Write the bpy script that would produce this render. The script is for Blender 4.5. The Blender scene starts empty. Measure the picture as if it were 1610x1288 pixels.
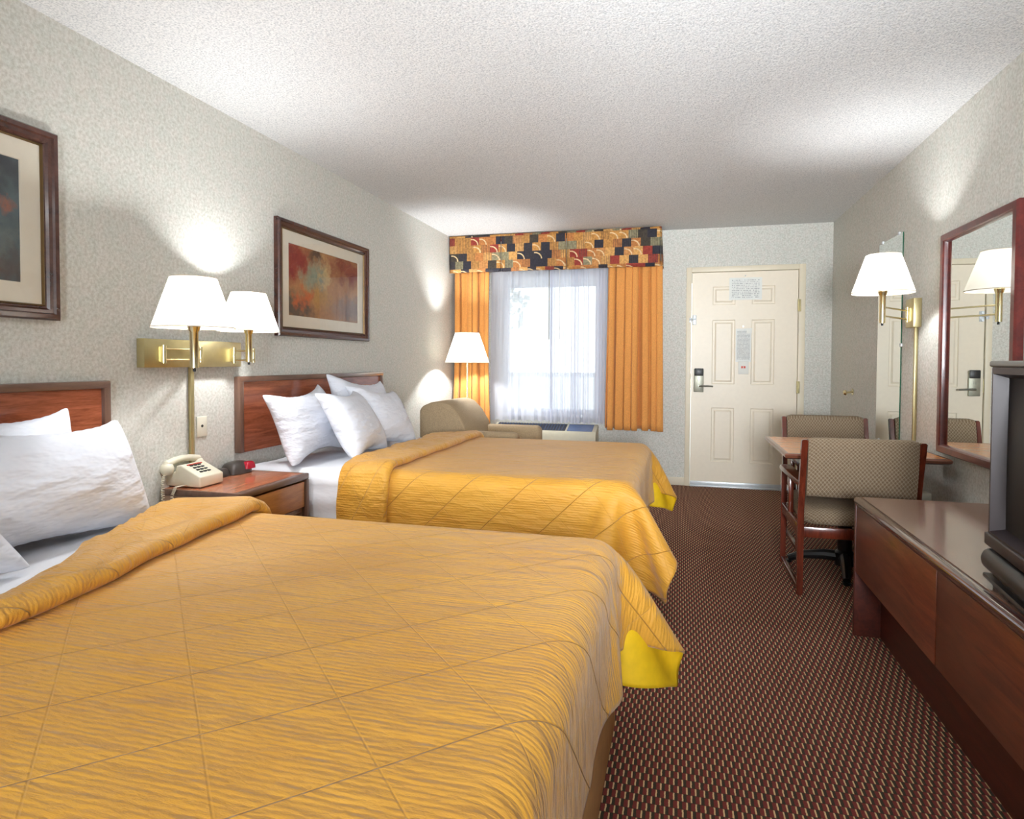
import bpy, bmesh, math, random
import numpy as np
from mathutils import Vector, Matrix
R = math.radians
PI = math.pi
random.seed(7)
SC = bpy.context.scene
COL = SC.collection

# ------------------------------------------------------------------ camera
F, YAW, PITCH, ROLL, CY, CAMZ = 982.95, .26, .0277, .004, 596.1, 1.1778
XL, XR, YB, H = -2.2538, 1.3307, 6.1886, 2.44     # left wall, right wall, far wall, ceiling
YF = -2.4                                          # wall behind the viewer
fw = Vector((-math.sin(YAW)*math.cos(PITCH), math.cos(YAW)*math.cos(PITCH), -math.sin(PITCH)))
rt = Vector((math.cos(YAW), math.sin(YAW), 0)); up = rt.cross(fw)
r2 = rt*math.cos(ROLL) + up*math.sin(ROLL); u2 = r2.cross(fw)
cam = bpy.data.cameras.new('camera'); co = bpy.data.objects.new('camera', cam); COL.objects.link(co)
co.matrix_world = Matrix(((r2.x, u2.x, -fw.x, 0), (r2.y, u2.y, -fw.y, 0), (r2.z, u2.z, -fw.z, CAMZ), (0, 0, 0, 1)))
cam.sensor_width = 36; cam.sensor_fit = 'HORIZONTAL'; cam.lens = F/1610*36
cam.shift_y = (CY-644)/1610; cam.clip_start = .02
SC.camera = co
vs = SC.view_settings
vs.view_transform = 'Standard'; vs.look = 'None'; vs.gamma = 1; vs.use_curve_mapping = False; vs.exposure = 0.27
try:
    SC.cycles.use_denoising = True
    SC.cycles.max_bounces = 8; SC.cycles.diffuse_bounces = 4; SC.cycles.glossy_bounces = 4
    SC.cycles.transparent_max_bounces = 12; SC.cycles.transmission_bounces = 6
    SC.cycles.caustics_reflective = False; SC.cycles.caustics_refractive = False
    SC.cycles.sample_clamp_indirect = 6
except Exception:
    pass

# ------------------------------------------------------------------ materials
def lin(c):
    return tuple(((v/255)/12.92 if v/255 <= .04045 else ((v/255+.055)/1.055)**2.4) for v in c[:3]) + (1,)

class NT:
    def __init__(s, name):
        s.m = bpy.data.materials.new(name); s.m.use_nodes = True
        s.t = s.m.node_tree; s.n = s.t.nodes; s.l = s.t.links
        s.n.clear(); s.out = s.n.new('ShaderNodeOutputMaterial')
    def node(s, ty, ins=None, **kw):
        n = s.n.new(ty)
        for k, v in kw.items(): setattr(n, k, v)
        if ins:
            for k, v in ins.items():
                if isinstance(v, bpy.types.NodeSocket): s.l.new(v, n.inputs[k])
                else: n.inputs[k].default_value = v
        return n
    def math(s, op, a, b=None, c=None, clamp=False):
        n = s.n.new('ShaderNodeMath'); n.operation = op; n.use_clamp = clamp
        for i, v in enumerate((a, b, c)):
            if v is None: continue
            if isinstance(v, bpy.types.NodeSocket): s.l.new(v, n.inputs[i])
            else: n.inputs[i].default_value = v
        return n.outputs[0]
    def mix(s, f, a, b, blend='MIX'):
        n = s.n.new('ShaderNodeMix'); n.data_type = 'RGBA'; n.blend_type = blend
        for k, v in ((0, f), (6, a), (7, b)):
            if isinstance(v, bpy.types.NodeSocket): s.l.new(v, n.inputs[k])
            else: n.inputs[k].default_value = v
        return n.outputs[2]
    def ramp(s, f, stops, interp='LINEAR'):
        n = s.n.new('ShaderNodeValToRGB'); r = n.color_ramp; r.interpolation = interp
        while len(r.elements) < len(stops): r.elements.new(.5)
        for e, (p, c) in zip(r.elements, stops): e.position = p; e.color = c
        s.l.new(f, n.inputs[0]); return n.outputs[0]
    def obj(s):
        return s.node('ShaderNodeTexCoord').outputs['Object']
    def gen(s):
        return s.node('ShaderNodeTexCoord').outputs['Generated']
    def uv(s):
        return s.node('ShaderNodeTexCoord').outputs['UV']
    def xyz(s, v):
        n = s.node('ShaderNodeSeparateXYZ', {0: v}); return n.outputs
    def comb(s, x=0., y=0., z=0.):
        return s.node('ShaderNodeCombineXYZ', {0: x, 1: y, 2: z}).outputs[0]
    def noise(s, v, scale, detail=3, rough=.5, dist=0.):
        return s.node('ShaderNodeTexNoise', {'Vector': v, 'Scale': scale, 'Detail': detail, 'Roughness': rough, 'Distortion': dist}).outputs[0]
    def mapping(s, v, scale=(1, 1, 1), rot=(0, 0, 0), loc=(0, 0, 0)):
        return s.node('ShaderNodeMapping', {'Vector': v, 'Location': loc, 'Rotation': rot, 'Scale': scale}).outputs[0]
    def bump(s, h, strength=.3, dist=.01, normal=None):
        ins = {'Strength': strength, 'Distance': dist, 'Height': h}
        if normal: ins['Normal'] = normal
        return s.node('ShaderNodeBump', ins).outputs[0]
    def pbr(s, color, rough=.5, normal=None, metal=0., **kw):
        ins = {'Base Color': color, 'Roughness': rough, 'Metallic': metal}
        if normal: ins['Normal'] = normal
        ins.update(kw)
        p = s.node('ShaderNodeBsdfPrincipled', ins)
        s.l.new(p.outputs[0], s.out.inputs[0]); return p
    def surf(s, sh):
        s.l.new(sh, s.out.inputs[0])

M = {}
def simple(name, c, rough=.5, metal=0., noise=.04, scale=30, bump=0., **kw):
    t = NT(name); c = lin(c)
    n = t.noise(t.obj(), scale)
    d = tuple(v*(1-noise*2) for v in c[:3])+(1,)
    l = tuple(min(1, v*(1+noise)) for v in c[:3])+(1,)
    col = t.ramp(n, [(.3, d), (.7, l)])
    nr = t.bump(n, bump, .004) if bump else None
    t.pbr(col, rough, nr, metal, **kw)
    M[name] = t.m; return t.m

def wood(name, dark, light, rough=.25, grain=(1, 14, 14), coat=.3, contrast=(.35, .65), sc=3.2):
    t = NT(name)
    v = t.mapping(t.obj(), grain)
    n = t.noise(v, sc, 5, .6, .8)
    fine = t.noise(t.mapping(t.obj(), tuple(g*5 for g in grain)), 6, 3, .6)
    f = t.math('ADD', t.math('MULTIPLY', n, .75), t.math('MULTIPLY', fine, .25))
    col = t.ramp(f, [(contrast[0], lin(dark)), (contrast[1], lin(light))])
    t.pbr(col, rough, t.bump(fine, .05, .002), 0., **{'Coat Weight': coat, 'Coat Roughness': .12})
    M[name] = t.m; return t.m

# wallpaper
t = NT('wallpaper'); o = t.obj()
n1 = t.noise(o, 75, 3, .65); n2 = t.noise(o, 22, 2, .5); n3 = t.noise(o, 2.2, 2)
a = t.ramp(n1, [(.34, lin((184, 181, 170))), (.5, lin((208, 207, 199))), (.66, lin((228, 228, 222)))])
b = t.ramp(n2, [(.35, lin((198, 204, 194))), (.65, lin((216, 210, 202)))])
c = t.mix(.35, a, b)
t.pbr(c, .8, t.bump(n1, .15, .002)); M['wallpaper'] = t.m
# ceiling
t = NT('popcorn_ceiling'); o = t.obj()
n1 = t.noise(o, 130, 3, .7); n2 = t.noise(o, 60, 2, .6)
col = t.ramp(n1, [(.33, lin((180, 183, 186))), (.5, lin((220, 221, 221))), (.6, lin((232, 232, 231)))])
t.pbr(col, .9, t.bump(t.math('ADD', n1, n2), .5, .006)); M['ceiling'] = t.m
# carpet
t = NT('carpet'); x = t.xyz(t.obj())
py, px = .0305, .0232
row = t.math('FLOOR', t.math('DIVIDE', x[1], py))
off = t.math('MULTIPLY', t.math('MODULO', t.math('ABSOLUTE', row), 2.), .5)
wob = t.math('MULTIPLY', t.math('SUBTRACT', t.noise(t.obj(), 90, 2), .5), .12)
fx = t.math('FRACT', t.math('ADD', t.math('ADD', t.math('DIVIDE', t.math('ADD', x[0], 20.), px), off), wob))
fy = t.math('FRACT', t.math('DIVIDE', t.math('ADD', x[1], 20*py), py))
base = t.ramp(fx, [(0, lin((218, 186, 138))), (.175, lin((52, 44, 28))), (.54, lin((122, 46, 40)))], 'CONSTANT')
gap = t.math('GREATER_THAN', t.math('ABSOLUTE', t.math('SUBTRACT', fy, .5)), .45)
base = t.mix(t.math('MULTIPLY', gap, .7), base, lin((62, 36, 26)))
nn = t.noise(t.obj(), 400, 2)
base = t.mix(.4, base, t.ramp(nn, [(.25, (.45, .45, .45, 1)), (.75, (1, 1, 1, 1))]), 'MULTIPLY')
t.pbr(base, .95, t.bump(nn, .5, .004)); M['carpet'] = t.m
# bedspread, with ribs running along the bed and crossed stitch lines (UV in metres)
def quilt(name, c1, c2, line):
    t = NT(name); uv = t.xyz(t.uv())
    u, v = uv[0], uv[1]
    wn = t.math('MULTIPLY', t.noise(t.uv(), 14, 3), .022)
    rib = t.math('SINE', t.math('MULTIPLY', t.math('ADD', v, t.math('MULTIPLY', wn, .35)), 2*PI/.0115))
    def lines(s, p, k):
        q = t.math('FRACT', t.math('ADD', t.math('DIVIDE', t.math('ADD', t.math('MULTIPLY', v, s), u), p), k+20))
        d = t.math('ABSOLUTE', t.math('SUBTRACT', q, .5))
        return t.math('SUBTRACT', 1., t.math('DIVIDE', d, .012), clamp=True)
    l1 = lines(-1., .285, .219); l2 = lines(1., .285, .55)
    ln = t.math('MAXIMUM', l1, t.math('MULTIPLY', l2, .35))
    cr = t.noise(t.mapping(t.uv(), (9, 26, 1)), 2.2, 4, .6)
    n = t.noise(t.uv(), 3, 3)
    col = t.ramp(n, [(.3, lin(c1)), (.7, lin(c2))])
    col = t.mix(t.math('MULTIPLY', t.math('ADD', t.math('MULTIPLY', rib, .5), .5), .10), col, lin(line))
    col = t.mix(t.math('MULTIPLY', t.math('MAXIMUM', l1, t.math('MULTIPLY', l2, .2)), .5), col, lin(line))
    h = t.math('ADD', t.math('MULTIPLY', rib, .00042), t.math('MULTIPLY', ln, -.0035))
    cr2 = t.noise(t.mapping(t.uv(), (3.2, 11, 1), rot=(0, 0, .25)), 1.6, 3, .5, .4)
    h = t.math('ADD', h, t.math('MULTIPLY', cr, .006))
    h = t.math('ADD', h, t.math('MULTIPLY', cr2, .02))
    b = t.node('ShaderNodeBump', {'Strength': .9, 'Distance': 1., 'Height': h}).outputs[0]
    t.pbr(col, .55, b, 0., **{'Sheen Weight': .22, 'Sheen Roughness': .4}); M[name] = t.m
quilt('quilt_gold', (216, 155, 50), (226, 168, 63), (150, 96, 34))
simple('quilt_lining', (240, 196, 20), .7)
simple('box_cover', (200, 150, 90), .85, bump=.1)
# linens
def linen(name, c, st=.5, scale=9):
    t = NT(name); o = t.obj()
    n = t.noise(t.mapping(o, (1, .7, 1.9)), scale, 3, .5)
    t.pbr(t.ramp(n, [(.3, lin(tuple(int(v*.985) for v in c))), (.7, lin(c))]), .75, t.bump(n, st, .025)); M[name] = t.m
linen('pillow_linen', (226, 229, 238), 1., 9)
linen('sheet_linen', (240, 241, 246), .35, 6)
wood('headboard_wood', (122, 62, 40), (172, 98, 66), .2, (14, 1.2, 14), .4)
wood('trim_wood', (92, 66, 54), (118, 88, 72), .3, (10, 1, 10), .3)
wood('trim_wood_upright', (92, 66, 54), (118, 88, 72), .3, (10, 10, 1), .3)
wood('nightstand_top', (176, 98, 66), (212, 138, 100), .18, (10, 1.4, 10), .5)
wood('nightstand_drawer', (160, 98, 44), (196, 134, 72), .35, (10, 1.2, 10), .2)
wood('nightstand_side', (128, 96, 78), (168, 138, 116), .35, (1.2, 10, 10), .2)
wood('dresser_front', (84, 38, 26), (126, 66, 44), .32, (10, 1.1, 10), .3)
wood('dresser_top', (112, 80, 66), (146, 112, 94), .26, (10, 1.1, 10), .7, sc=4)  # base lightened to hold the grey sheen reflected from the far wall
wood('dresser_edge', (66, 34, 30), (92, 52, 46), .12, (10, 1, 10), 1.)
wood('dresser_plinth', (58, 20, 14), (86, 34, 22), .45, (10, 1.1, 10), .1)
wood('chair_wood', (70, 26, 14), (110, 46, 28), .22, (8, 8, 1), .5)
wood('table_wood', (192, 120, 62), (206, 134, 72), .22, (1.2, 10, 10), .15)
wood('table_edge_wood', (92, 50, 34), (128, 78, 58), .25, (1.2, 8, 8), .4)
wood('picture_frame_wood', (50, 26, 22), (84, 48, 38), .25, (4, 4, 4), .4)
wood('mirror_frame_wood', (72, 20, 20), (108, 38, 32), .3, (4, 4, 4), .4)
simple('brass', (232, 220, 176), .25, 1., .02)
simple('brass_plate', (206, 194, 148), .38, 1., .03)
simple('gilt', (112, 88, 54), .4, .6)
simple('mat_board', (226, 218, 200), .8, noise=.01)
simple('door_paint', (236, 225, 204), .4, noise=.01)
simple('door_frame_paint', (228, 218, 194), .45, noise=.01)
simple('baseboard_paint', (220, 210, 188), .5, noise=.01)
simple('white_metal', (214, 220, 224), .35, .3, noise=.02)
simple('steel', (150, 150, 140), .3, .9)
simple('lock_steel', (164, 164, 148), .4, .5)
simple('black_plastic', (36, 36, 34), .4)
simple('black_metal', (20, 21, 22), .35, .2)
simple('screen_glass', (40, 40, 41), .5, noise=.01, **{'Specular IOR Level': .15})
simple('tv_grey', (110, 112, 114), .3, .2)
simple('tv_frame', (42, 32, 34), .4)
simple('clock_plastic', (66, 60, 56), .35)
simple('phone_plastic', (226, 220, 198), .35, noise=.01)
simple('cord_plastic', (226, 218, 196), .5, noise=.01)
simple('key_black', (40, 40, 42), .5)
simple('red_plastic', (200, 70, 50), .5)
simple('ivory_plate', (226, 222, 204), .4, noise=.01)
simple('ac_plastic', (204, 198, 176), .45, noise=.02)
simple('ac_window_sheen', (96, 114, 152), .25)  # blue of the window's reflection, painted as base colour
simple('ac_dark', (34, 38, 48), .4)
simple('armchair_fabric', (176, 154, 122), .95, scale=220, noise=.15, bump=.5)
simple('drape_fabric', (222, 150, 74), .8, scale=120, noise=.08, bump=.1, **{'Sheen Weight': .2})
simple('drape_lining', (226, 205, 180), .8)
simple('paper', (232, 232, 224), .6, noise=.01)
simple('window_frame_white', (228, 230, 232), .5, noise=.01)
simple('concrete', (188, 188, 184), .9)
simple('soffit', (150, 150, 150), .9)
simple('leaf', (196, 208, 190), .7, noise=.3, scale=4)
simple('bark', (96, 80, 64), .9)
simple('shade_trim', (206, 190, 168), .8)
simple('glass_edge', (30, 92, 66), .15, noise=.05)
simple('ceiling_fill_metal', (200, 200, 200), .3, .8)
simple('back_lining', (150, 112, 72), .9, scale=200, noise=.1)

# chair upholstery: small diamond weave
def weave(name, c1, c2, cl):
    t = NT(name); x = t.xyz(t.obj())
    a = t.math('ADD', x[0], t.math('ADD', x[2], x[1])); b = t.math('SUBTRACT', x[0], t.math('ADD', x[2], x[1]))
    p = .018
    fa = t.math('ABSOLUTE', t.math('SUBTRACT', t.math('FRACT', t.math('DIVIDE', t.math('ADD', a, 20), p)), .5))
    fb = t.math('ABSOLUTE', t.math('SUBTRACT', t.math('FRACT', t.math('DIVIDE', t.math('ADD', b, 20), p)), .5))
    l = t.math('MAXIMUM', t.math('GREATER_THAN', fa, .445), t.math('GREATER_THAN', fb, .445))
    n = t.noise(t.obj(), 260, 2)
    col = t.ramp(n, [(.3, lin(c1)), (.7, lin(c2))])
    col = t.mix(t.math('MULTIPLY', l, .45), col, lin(cl))
    t.pbr(col, .9, t.bump(n, .4, .002)); M[name] = t.m
weave('chair_fabric', (96, 78, 58), (128, 108, 84), (206, 194, 170))

# printed patchwork for the valance
t = NT('valance_print'); x = t.xyz(t.obj())
uu = t.math('ADD', t.math('SUBTRACT', x[0], x[1]), 30.); vv = t.math('ADD', x[2], 30.)
cw, ch = .086, .078
rowi = t.math('FLOOR', t.math('DIVIDE', vv, ch))
sh = t.math('MULTIPLY', t.node('ShaderNodeTexWhiteNoise', {'W': rowi}, noise_dimensions='1D').outputs[0], 1.)
us = t.math('ADD', t.math('DIVIDE', uu, cw), sh)
coli = t.math('FLOOR', us)
wn = t.node('ShaderNodeTexWhiteNoise', {'Vector': t.comb(coli, rowi, 0.)}, noise_dimensions='2D')
w2 = t.node('ShaderNodeTexWhiteNoise', {'Vector': t.comb(t.math('ADD', coli, 71.), rowi, 0.)}, noise_dimensions='2D')
colr = t.ramp(wn.outputs[0], [(0, lin((196, 140, 72))), (.16, lin((44, 42, 52))), (.33, lin((188, 122, 66))), (.48, lin((142, 134, 104))),
                              (.6, lin((150, 56, 44))), (.7, lin((214, 160, 92))), (.84, lin((64, 56, 46))), (.92, lin((196, 136, 78)))], 'CONSTANT')
fu = t.math('FRACT', us); fv = t.math('FRACT', t.math('DIVIDE', vv, ch))
st = t.math('GREATER_THAN', t.math('SINE', t.math('MULTIPLY', uu, 2*PI/.016)), .25)
isst = t.math('GREATER_THAN', w2.outputs[0], .62)
colr = t.mix(t.math('MULTIPLY', t.math('MULTIPLY', st, isst), .6), colr, lin((70, 62, 56)))
rad = t.math('SQRT', t.math('ADD', t.math('POWER', t.math('SUBTRACT', fu, .1), 2.), t.math('POWER', fv, 2.)))
arc = t.math('LESS_THAN', t.math('ABSOLUTE', t.math('SUBTRACT', rad, .75)), .07)
isarc = t.math('LESS_THAN', w2.outputs[0], .3)
colr = t.mix(t.math('MULTIPLY', arc, isarc), colr, lin((226, 196, 150)))
blot = t.noise(t.obj(), 55, 3)
colr = t.mix(.75, colr, t.ramp(blot, [(.3, (.45, .42, .4, 1)), (.62, (1, 1, 1, 1))]), 'MULTIPLY')
t.pbr(colr, .85); M['valance_print'] = t.m

# sheer curtain
t = NT('sheer_fabric')
wv = t.noise(t.mapping(t.obj(), (300, 300, 300)), 2, 1)
tr = t.node('ShaderNodeBsdfTransparent', {'Color': (1, 1, 1, 1)}).outputs[0]
df = t.node('ShaderNodeBsdfDiffuse', {'Color': lin((236, 237, 244))}).outputs[0]
tl = t.node('ShaderNodeBsdfTranslucent', {'Color': lin((238, 240, 250))}).outputs[0]
m1 = t.node('ShaderNodeMixShader', {0: .55, 1: df, 2: tl}).outputs[0]
fac = t.math('ADD', .74, t.math('MULTIPLY', wv, .12))
t.surf(t.node('ShaderNodeMixShader', {0: fac, 1: tr, 2: m1}).outputs[0]); M['sheer'] = t.m
# lit lamp shade: pleated cloth letting the bulb through
t = NT('lamp_shade_cloth')
df = t.node('ShaderNodeBsdfDiffuse', {'Color': lin((240, 236, 228))}).outputs[0]
tl = t.node('ShaderNodeBsdfTranslucent', {'Color': lin((186, 181, 170))}).outputs[0]
m1 = t.node('ShaderNodeMixShader', {0: .45, 1: df, 2: tl}).outputs[0]
em = t.node('ShaderNodeEmission', {'Color': (1, .93, .82, 1), 'Strength': .15}).outputs[0]
t.surf(t.node('ShaderNodeAddShader', {0: m1, 1: em}).outputs[0]); M['shade'] = t.m
# bulb
t = NT('bulb_glow'); t.surf(t.node('ShaderNodeEmission', {'Color': (1, .95, .85, 1), 'Strength': 6.}).outputs[0]); M['bulb'] = t.m
# mirror, glass
t = NT('mirror_silver'); t.surf(t.node('ShaderNodeBsdfGlossy', {'Color': (.84, .86, .84, 1), 'Roughness': .0}).outputs[0]); M['mirror'] = t.m
def glass(name, tint, r):
    t = NT(name)
    tr = t.node('ShaderNodeBsdfTransparent', {'Color': tint}).outputs[0]
    gl = t.node('ShaderNodeBsdfGlossy', {'Color': (1, 1, 1, 1), 'Roughness': r}).outputs[0]
    fc = t.node('ShaderNodeLayerWeight', {'Blend': .5}).outputs['Facing']
    fr = t.math('ADD', .04, t.math('MULTIPLY', t.math('POWER', fc, 5.), .9))
    t.surf(t.node('ShaderNodeMixShader', {0: fr, 1: tr, 2: gl}).outputs[0]); M[name] = t.m
glass('window_glass', (.97, .99, .98, 1), .0)
glass('picture_glass', (.98, .98, .98, 1), .02)
# red display
t = NT('clock_display'); x = t.xyz(t.obj())
t.pbr(lin((150, 16, 40)), .25, None, 0., **{'Emission Color': lin((200, 30, 50)), 'Emission Strength': .15}); M['clock_display'] = t.m
# painted pictures (loose abstract patches of colour)
def art(name, base, blobs, seed):
    t = NT(name); g = t.xyz(t.gen()); o = t.mapping(t.obj(), (1, 1, 1), loc=(seed, seed*.7, seed*1.3))
    na = t.noise(o, 9, 5, .65); nb = t.noise(t.mapping(o, (1, 1, 1), loc=(5, 3, 1)), 14, 4, .6); nc = t.noise(o, 45, 3, .7)
    y = t.math('ADD', g[1], t.math('MULTIPLY', t.math('SUBTRACT', na, .5), .55)); z = t.math('ADD', g[2], t.math('MULTIPLY', t.math('SUBTRACT', nb, .5), .55))
    col = t.mix(na, lin(base[0]), lin(base[1]))
    for (cy, cz, ry, rz, c, k) in blobs:
        d = t.math('SQRT', t.math('ADD', t.math('POWER', t.math('DIVIDE', t.math('SUBTRACT', y, cy), ry), 2.), t.math('POWER', t.math('DIVIDE', t.math('SUBTRACT', z, cz), rz), 2.)))
        f = t.math('MULTIPLY', t.math('SUBTRACT', 1.5, t.math('MULTIPLY', d, 1.5), clamp=True), k)
        col = t.mix(f, col, lin(c))
    col = t.mix(.5, col, t.ramp(nc, [(.3, (.55, .55, .55, 1)), (.7, (1, 1, 1, 1))]), 'MULTIPLY')
    t.pbr(col, .6); M[name] = t.m
art('art_warm', ((150, 96, 60), (196, 150, 98)), [(.05, .8, .3, .45, (140, 34, 34), .95), (.85, .85, .4, .3, (128, 44, 36), .9), (.35, .95, .14, .2, (52, 42, 42), .8),
    (.34, .6, .2, .28, (132, 148, 130), .9), (.5, .62, .08, .35, (206, 182, 128), .6), (.08, .1, .3, .28, (66, 68, 66), .9), (.2, .26, .14, .16, (200, 92, 44), .85), (.45, .3, .16, .2, (190, 150, 80), .6), (.9, .2, .4, .3, (92, 100, 110), .6)], 3.1)  # last patch paints the window's blue-grey reflection into the picture
art('art_cool', ((58, 74, 82), (92, 112, 116)), [(.8, .9, .6, .25, (52, 58, 66), .9), (.8, .62, .16, .12, (164, 92, 52), .9), (.5, .55, .3, .16, (120, 140, 140), .6), (.7, .12, .6, .2, (88, 64, 54), .85), (.9, .3, .1, .2, (118, 124, 120), .5)], 9.2)
# printed paper: rows of small grey type
def printed(name, rows, cover, head=True):
    t = NT(name); x = t.xyz(t.gen())
    r = t.math('MULTIPLY', x[2], float(rows)); ri = t.math('FLOOR', r); rf = t.math('FRACT', r)
    ink = t.noise(t.comb(t.math('MULTIPLY', x[0], 46.), t.math('MULTIPLY', ri, 7.3), 0.), 1., 1)
    k = t.math('MULTIPLY', t.math('GREATER_THAN', ink, cover), t.math('LESS_THAN', t.math('ABSOLUTE', t.math('SUBTRACT', rf, .5)), .26))
    mx = t.math('LESS_THAN', t.math('ABSOLUTE', t.math('SUBTRACT', x[0], .5)), .42)
    mz = t.math('LESS_THAN', t.math('ABSOLUTE', t.math('SUBTRACT', x[2], .5)), .44)
    k = t.math('MULTIPLY', k, t.math('MULTIPLY', mx, mz))
    t.pbr(t.mix(t.math('MULTIPLY', k, .6), lin((226, 228, 222)), lin((88, 90, 100))), .5); M[name] = t.m
printed('printed_notice', 26, .42)
printed('printed_map', 13, .5)

# ------------------------------------------------------------------ mesh helpers
def bm_new(): return bmesh.new()
def box(bm, x0, x1, y0, y1, z0, z1, bev=0., seg=2, mi=0):
    b = bmesh.new()
    vs_ = [b.verts.new(p) for p in ((x0, y0, z0), (x1, y0, z0), (x1, y1, z0), (x0, y1, z0), (x0, y0, z1), (x1, y0, z1), (x1, y1, z1), (x0, y1, z1))]
    for f in ((3, 2, 1, 0), (4, 5, 6, 7), (0, 1, 5, 4), (1, 2, 6, 5), (2, 3, 7, 6), (3, 0, 4, 7)):
        b.faces.new([vs_[i] for i in f])
    if bev > 0: bmesh.ops.bevel(b, geom=b.edges[:], offset=bev, segments=seg, affect='EDGES', profile=.5)
    merge(bm, b, mi); return bm
def merge(bm, b, mi=0, mat=None):
    if mat is not None: bmesh.ops.transform(b, matrix=mat, verts=b.verts)
    mp = {v: bm.verts.new(v.co) for v in b.verts}
    for f in b.faces:
        try:
            nf = bm.faces.new([mp[v] for v in f.verts]); nf.material_index = mi
        except ValueError: pass
    b.free()
def tube(bm, pts, r, seg=10, cap=True, mi=0):
    pts = [Vector(p) for p in pts]; n = len(pts)
    rs = r if isinstance(r, (list, tuple)) else [r]*n
    rings = []; prev = None
    for i, p in enumerate(pts):
        d = (pts[min(i+1, n-1)]-pts[max(i-1, 0)]).normalized()
        if prev is None:
            a = Vector((0, 0, 1)) if abs(d.z) < .9 else Vector((1, 0, 0))
            s = d.cross(a).normalized()
        else:
            s = (prev - d*prev.dot(d)).normalized()
        prev = s; q = d.cross(s)
        rings.append([bm.verts.new(p + (s*math.cos(2*PI*k/seg)+q*math.sin(2*PI*k/seg))*rs[i]) for k in range(seg)])
    for i in range(n-1):
        for k in range(seg):
            f = bm.faces.new((rings[i][k], rings[i][(k+1) % seg], rings[i+1][(k+1) % seg], rings[i+1][k])); f.material_index = mi
    if cap:
        bm.faces.new(rings[0][::-1]).material_index = mi; bm.faces.new(rings[-1]).material_index = mi
    return bm
def lathe(bm, prof, cx, cy, seg=32, closed=False, mi=0):
    rings = []
    for (r, z) in prof:
        if r < 1e-5: rings.append([bm.verts.new((cx, cy, z))])
        else: rings.append([bm.verts.new((cx+r*math.cos(2*PI*k/seg), cy+r*math.sin(2*PI*k/seg), z)) for k in range(seg)])
    for a, b in zip(rings[:-1], rings[1:]):
        for k in range(seg):
            k2 = (k+1) % seg
            vs_ = [a[k % len(a)], a[k2 % len(a)], b[k2 % len(b)], b[k % len(b)]]
            u = []
            for v in vs_:
                if v not in u: u.append(v)
            if len(u) > 2: bm.faces.new(u).material_index = mi
    return bm
def prism(bm, poly, axis, a0, a1, bev=0., seg=2, mi=0):
    """poly in the two other axes, extruded along axis"""
    def P(u, v, w):
        return {'x': (w, u, v), 'y': (u, w, v), 'z': (u, v, w)}[axis]
    b = bmesh.new()
    A = [b.verts.new(P(u, v, a0)) for u, v in poly]; B = [b.verts.new(P(u, v, a1)) for u, v in poly]
    n = len(poly)
    b.faces.new(A); b.faces.new(B[::-1])
    for i in range(n): b.faces.new((A[i], B[i], B[(i+1) % n], A[(i+1) % n]))
    bmesh.ops.recalc_face_normals(b, faces=b.faces[:])
    if bev > 0:
        bmesh.ops.bevel(b, geom=[e for e in b.edges if e.calc_face_angle(0) > .6], offset=bev, segments=seg, affect='EDGES', profile=.5)
    merge(bm, b, mi); return bm
def grid(bm, fn, nu, nv, mi=0, uvfn=None, closed_u=False):
    V = [[bm.verts.new(fn(i/(nu-1), j/(nv-1))) for j in range(nv)] for i in range(nu)]
    for i in range(nu-1):
        for j in range(nv-1):
            bm.faces.new((V[i][j], V[i+1][j], V[i+1][j+1], V[i][j+1])).material_index = mi
    return V

def obj(name, bm, mats, parent=None, loc=None, recalc=True, smooth=35, local=False):
    if recalc: bmesh.ops.recalc_face_normals(bm, faces=bm.faces[:])
    o_ = Vector((0, 0, 0))
    if parent is not None and not local:
        p = parent; 
        while p is not None: o_ += p.location; p = p.parent
    if parent is None and loc is not None: o_ = Vector(loc)
    for v in bm.verts: v.co -= o_
    me = bpy.data.meshes.new(name); bm.to_mesh(me); bm.free()
    if not isinstance(mats, (list, tuple)): mats = [mats]
    for m in mats: me.materials.append(M[m])
    if smooth:
        me.shade_smooth()
        if smooth < 180: me.set_sharp_from_angle(angle=R(smooth))
    ob = bpy.data.objects.new(name, me); COL.objects.link(ob)
    if parent is not None: ob.parent = parent
    elif loc is not None: ob.location = loc
    return ob
def tag(o, label, cat=None, group=None, kind=None):
    o['label'] = label
    if cat: o['category'] = cat
    if group: o['group'] = group
    if kind: o['kind'] = kind
    return o
def thing(name, label, cat, loc, group=None, kind=None):
    o = bpy.data.objects.new(name, None); COL.objects.link(o); o.location = loc; o.empty_display_size = .1
    return tag(o, label, cat, group, kind)
def struct(name, bm, m, label, cat, parent=None, loc=(0, 0, 0), smooth=35):
    o = obj(name, bm, m, parent, loc if parent is None else None, smooth=smooth)
    if parent is None: tag(o, label, cat, kind='structure')
    return o
def copy_tree(o, parent=None):
    c = o.copy(); COL.objects.link(c)
    if parent is not None: c.parent = parent
    for ch in list(o.children): copy_tree(ch, c)
    return c
def add_light(name, ty, loc, energy, color=(1, 1, 1), size=.1, rot=(0, 0, 0), sy=None, parent=None):
    l = bpy.data.lights.new(name, ty); l.energy = energy; l.color = color
    if ty == 'AREA':
        l.shape = 'RECTANGLE' if sy else 'SQUARE'; l.size = size
        if sy: l.size_y = sy
    else: l.shadow_soft_size = size
    o = bpy.data.objects.new(name, l); COL.objects.link(o); o.location = loc; o.rotation_euler = rot
    return o

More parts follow.
